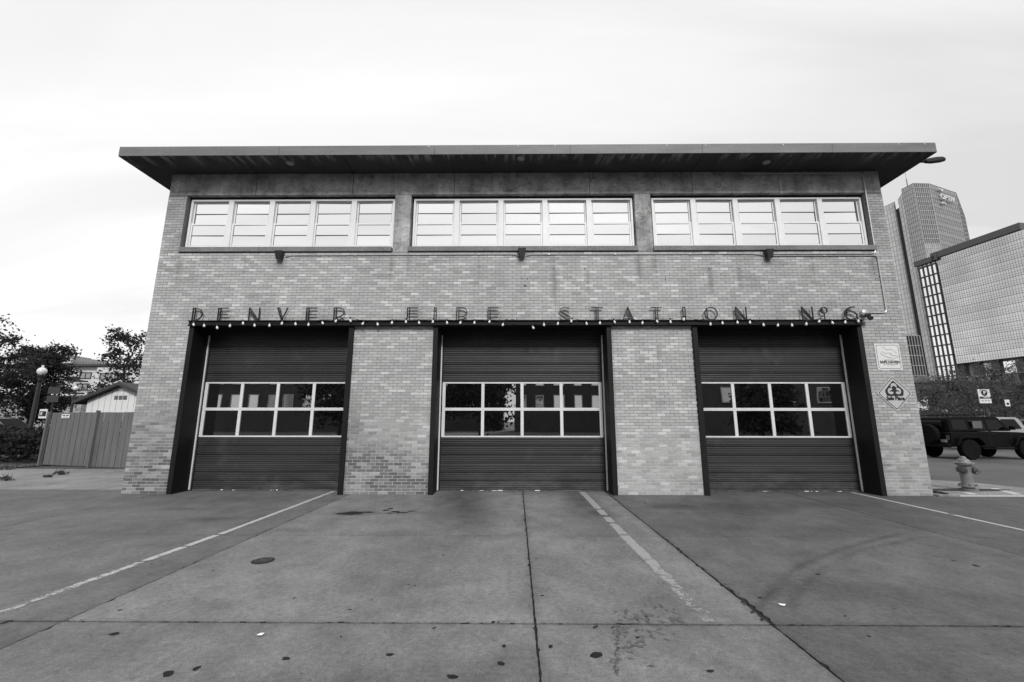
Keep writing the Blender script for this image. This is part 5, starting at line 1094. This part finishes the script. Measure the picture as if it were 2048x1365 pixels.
# office block
A0 = at(1873,517,Y=120); Hh = A0[2]; B0 = at(2041,460,Z=Hh); zb = 18.6
ob = empty('office_block', (A0[0],A0[1],0), 'pale glass office block with a dark parapet, raised on columns over a gridded corner', 'building')
M_CWO = mat('mullion_office', .2, .6); curtain(ob, A0[:2], B0[:2], zb, Hh, Hh, 34, 14, M_CW, M_CWO, .035, .11, mesh=.012, base=.80, off=.05, tonefn=lambda s, t: (1.14-.26*t)*(.84+.34*float(vnoise(np.array([s*4]), np.array([t*9]), 1.0, 5)[0])))  # reflection gradient put into the panel tones, paler towards the bottom
fl = MB()
for j in range(14):
    for dz_ in (.62, 1.3): zz = zb+(Hh-zb)*j/14+dz_; q_ = (B0-A0)/np.linalg.norm(B0-A0); nn_ = np.array([-abs(q_[1]), q_[0]*(1 if q_[1] > 0 else -1), 0])*.04; fl.bar((A0[0]+nn_[0],A0[1]+nn_[1],zz), (B0[0]+nn_[0],B0[1]+nn_[1],zz), .03, .045)
stuff(fl.build('floor_lines', M_CWO, ob))
C1 = B0+np.array([8,-2.5,0]); curtain(ob, B0[:2], C1[:2], zb, Hh, Hh, 5, 14, M_CW, M_CWO, .05, .06, base=.8, off=.05)
dv = Vector((B0[0]-A0[0], B0[1]-A0[1], 0)).normalized(); nv = Vector((dv.y,-dv.x,0)); nv = nv if nv.x < 0 else -nv
M_CAP = mat('parapet_dark', .09, .6, var=.08); q = MB()
a3, b3 = Vector((A0[0],A0[1],0)), Vector((B0[0],B0[1],0)); 
q.prism([tuple(a3+nv*.6-dv*1.2+Vector((0,0,Hh))), tuple(b3+nv*.6+dv*.4+Vector((0,0,Hh))), tuple(b3-nv*9+Vector((0,0,Hh))), tuple(a3-nv*9-dv*1.2+Vector((0,0,Hh)))], (0,0,1.9)); q.build('parapet', M_CAP, ob)
q = MB(); q.prism([tuple(a3-nv*.4+dv*.2+Vector((0,0,zb))), tuple(b3-nv*.4+Vector((0,0,zb))), tuple(b3-nv*8+Vector((0,0,zb))), tuple(a3-nv*8+Vector((0,0,zb)))], (0,0,Hh-zb-.1)); q.build('wall', M_CWM, ob)
# gridded corner: line continues away from A
def on_line(px, py):
    "point where the view ray at a pixel meets the vertical plane of the office block's long face"
    d = MM.T @ np.array([(px-1024)/FPX, 1, (682.5-py)/FPX]); n2 = np.array([nv.x, nv.y]); t = np.dot(A0[:2]-CC[:2], n2)/np.dot(d[:2], n2); return CC+t*d
G0, G1 = on_line(1838,545), on_line(1870,520); Hg = (G0[2]+G1[2])/2; ncol, nrow = 4, 15; gz0 = 2.0
g0v, g1v = Vector((G0[0],G0[1],0)), Vector((G1[0],G1[1],0)); gd = g1v-g0v
M_GP = mirror_mat('sky_lit_glass', .75, .97, .8, .03)  # whitish base colour stands in for reflected sky
q = MB(); q.prism([tuple(g0v-nv*.3), tuple(g1v-nv*.3), tuple(g1v-nv*12), tuple(g0v-nv*12)], (0,0,Hg)); q.build('corner_wall', M_CWL, ob)
for i in range(ncol):
    for j in range(nrow):
        p0 = g0v+gd*(i+.02)/ncol-nv*.12; p1 = g0v+gd*(i+.98)/ncol-nv*.12; za, zb_ = gz0+(Hg-gz0)*(j+.03)/nrow, gz0+(Hg-gz0)*(j+.97)/nrow
        q = MB(); q.prism([tuple(p0+Vector((0,0,za))), tuple(p1+Vector((0,0,za))), tuple(p1+Vector((0,0,zb_))), tuple(p0+Vector((0,0,zb_)))], tuple(-nv*.1)); q.build('pane', M_SIGNW if False else M_GP, ob)
M_BEAM = mat('grid_beam', .06, .6)
for i in range(ncol+1): p0 = g0v+gd*i/ncol; q = MB(); q.bar(p0+Vector((0,0,0)), p0+Vector((0,0,Hg+1.2)), .34, .2, up=tuple(nv)); q.build('grid_column', M_BEAM, ob)
for j in range(nrow+1): z_ = gz0+(Hg-gz0)*j/nrow; q = MB(); q.bar(g0v-gd*.06+nv*.1+Vector((0,0,z_)), g1v+gd*.02+nv*.1+Vector((0,0,z_)), .2, .34); q.build('grid_beam', M_BEAM, ob)
q = MB(); q.bar(g0v-gd*.1+Vector((0,0,Hg+1.6)), g1v+gd*.1+Vector((0,0,Hg+1.6)), 1.6, 1.6); q.bar(g1v+gd*.06+Vector((0,0,Hg+.8)), g1v+gd*.06+Vector((0,0,Hh+1.9)), 1.6, 1.6, up=tuple(nv)); q.build('grid_cap', M_CAP, ob)
# open storey with columns and the garage under it
for t in (.02, .2, .42, .68, .97):
    p0 = a3+(b3-a3)*t-nv*1.5; q = MB(); q.bar(p0+Vector((0,0,14.5)), p0+Vector((0,0,zb)), 1.7, 1.7, up=tuple(nv)); q.build('column', mat('column_dark', .07, .7), ob)
gr = empty('parking_garage', (A0[0],A0[1],0), 'dark slatted parking garage levels beneath the glass office block', 'building')
q = MB(); q.prism([tuple(a3-nv*.6), tuple(b3+dv*6-nv*.6), tuple(b3+dv*6-nv*8), tuple(a3-nv*8)], (0,0,14.4)); q.build('wall', mat('garage_dark', .03, .8), gr)
sl_ = MB(); Lg = (b3-a3).length+6
for j in range(6): z_ = 14.4-2.7*j; sl_.bar(a3+nv*.1+Vector((0,0,z_)), a3+dv*Lg+nv*.1+Vector((0,0,z_)), .5, .22)
sl_.build('floor_edge', mat('garage_edge', .5, .7), gr); sl_ = MB()
for k in range(46):
    if rng.rand() < .8:
        z_ = 14.4-2.7*(k % 5); 
    p0 = a3+dv*Lg*(k+.5)/46+nv*.05; j = rng.randint(0, 5)
    for j in range(5):
        if rng.rand() < .72: sl_.bar(p0+Vector((0,0,14.3-2.7*j-2.4)), p0+Vector((0,0,14.3-2.7*j)), .28 if rng.rand() < .7 else .6, .12, up=tuple(nv))
stuff(sl_.build('slats', mat('garage_slat', .3, .7), gr))
# dark glass low-rise beside the grid
Yd = 96; x0, x1 = at(1815,700,Y=Yd)[0], at(1843,700,Y=Yd)[0]; zt = at(1835,672,Y=Yd)[2]
dk = empty('dark_glass_building', (x0,Yd,0), 'small dark glass building squeezed between the station corner and the gridded wall', 'building')
curtain(dk, (x0,Yd), (x1,Yd), 0, zt, zt, 5, 9, M_TWB, M_CWM, .3, .2, base=.14, off=.15)
q = MB(); q.box(x0, x1, Yd+.2, Yd+8, 0, zt-.1); q.build('wall', mat('recess_dark', .03, .6), dk)
q = MB(); q.box(at(1822,760,Y=Yd-6)[0], at(1858,760,Y=Yd-6)[0], Yd-6, Yd-3, at(1840,772,Y=Yd-6)[2], at(1840,752,Y=Yd-6)[2]); q.build('canopy', mat('canopy_grey', .1, .6), dk)

# ================================================================== ACROSS THE STREET (seen mirrored in the door glass)
M_DBR = mat('dark_red_brick', .055, .9, var=.2, scale=.5); M_WG = mirror_mat('bright_window_glass', .75, .95, .2, .04)
def across(x0, x1, Y, h, nx, nz, label, ww=1.5, wh=2.0, z0=2.6, m_=None, gl=None):
    e = empty('brick_building', ((x0+x1)/2,Y,0), label, 'building'); q = MB(); q.box(x0, x1, Y-10, Y, -.02, h); q.build('wall', m_ or M_DBR, e); q = MB(); q.box(x0-.3, x1+.3, Y-10.3, Y+.3, h+.01, h+.5); q.build('cornice', m_ or M_DBR, e)
    for i in range(nx):
        for j in range(nz):
            xc = x0+(x1-x0)*(i+.5)/nx; zc_ = z0+(h-z0-.5)*(j+.5)/nz; f = MB(); rect_ring(f, xc-ww/2, xc+ww/2, Y+.01, Y+.12, zc_-wh/2, zc_+wh/2, .1); fo = f.build('window', MATS['mullion_pale'], e)
            p_ = MB(); p_.box(xc-ww/2+.08, xc+ww/2-.08, Y+.02, Y+.06, zc_-wh/2+.08, zc_+wh/2-.08); p_.build('pane', gl or M_WG, fo)
across(-46,-20,-52,17,9,4,'dark brick building across the street, left, mirrored in the left door')
across(0,15,-50,19,6,5,'dark brick building with regular windows across the street, mirrored in the middle door',1.2,1.9)
across(-21,-2,-58,6.5,6,1,'low dark brick building added across the street to darken the middle door panes',gl=M_DGLASS)  # unseen building added so the lower door panes mirror something dark
across(17,62,-40,11,8,2,'long low dark building across the street, mirrored in the right door',2.4,1.8,gl=M_DGLASS)
for (x, y, h, r_, sd_, lb) in ((-3.5,-30,11,4.2,31,'street tree across the road opposite the middle door'),(-9,-34,12.5,4.5,32,'tall street tree across the road left of the middle door'),(-17,-31,8.5,4,33,'broad street tree across the road opposite the left door'),(22,-28,4.6,2.5,34,'small street tree across the road opposite the right door')):
    tree('tree', (x,y,-.02), h, r_, 8000, .2, lb, lm=LM1, seed=sd_, trunk_r=.2, low=.15)
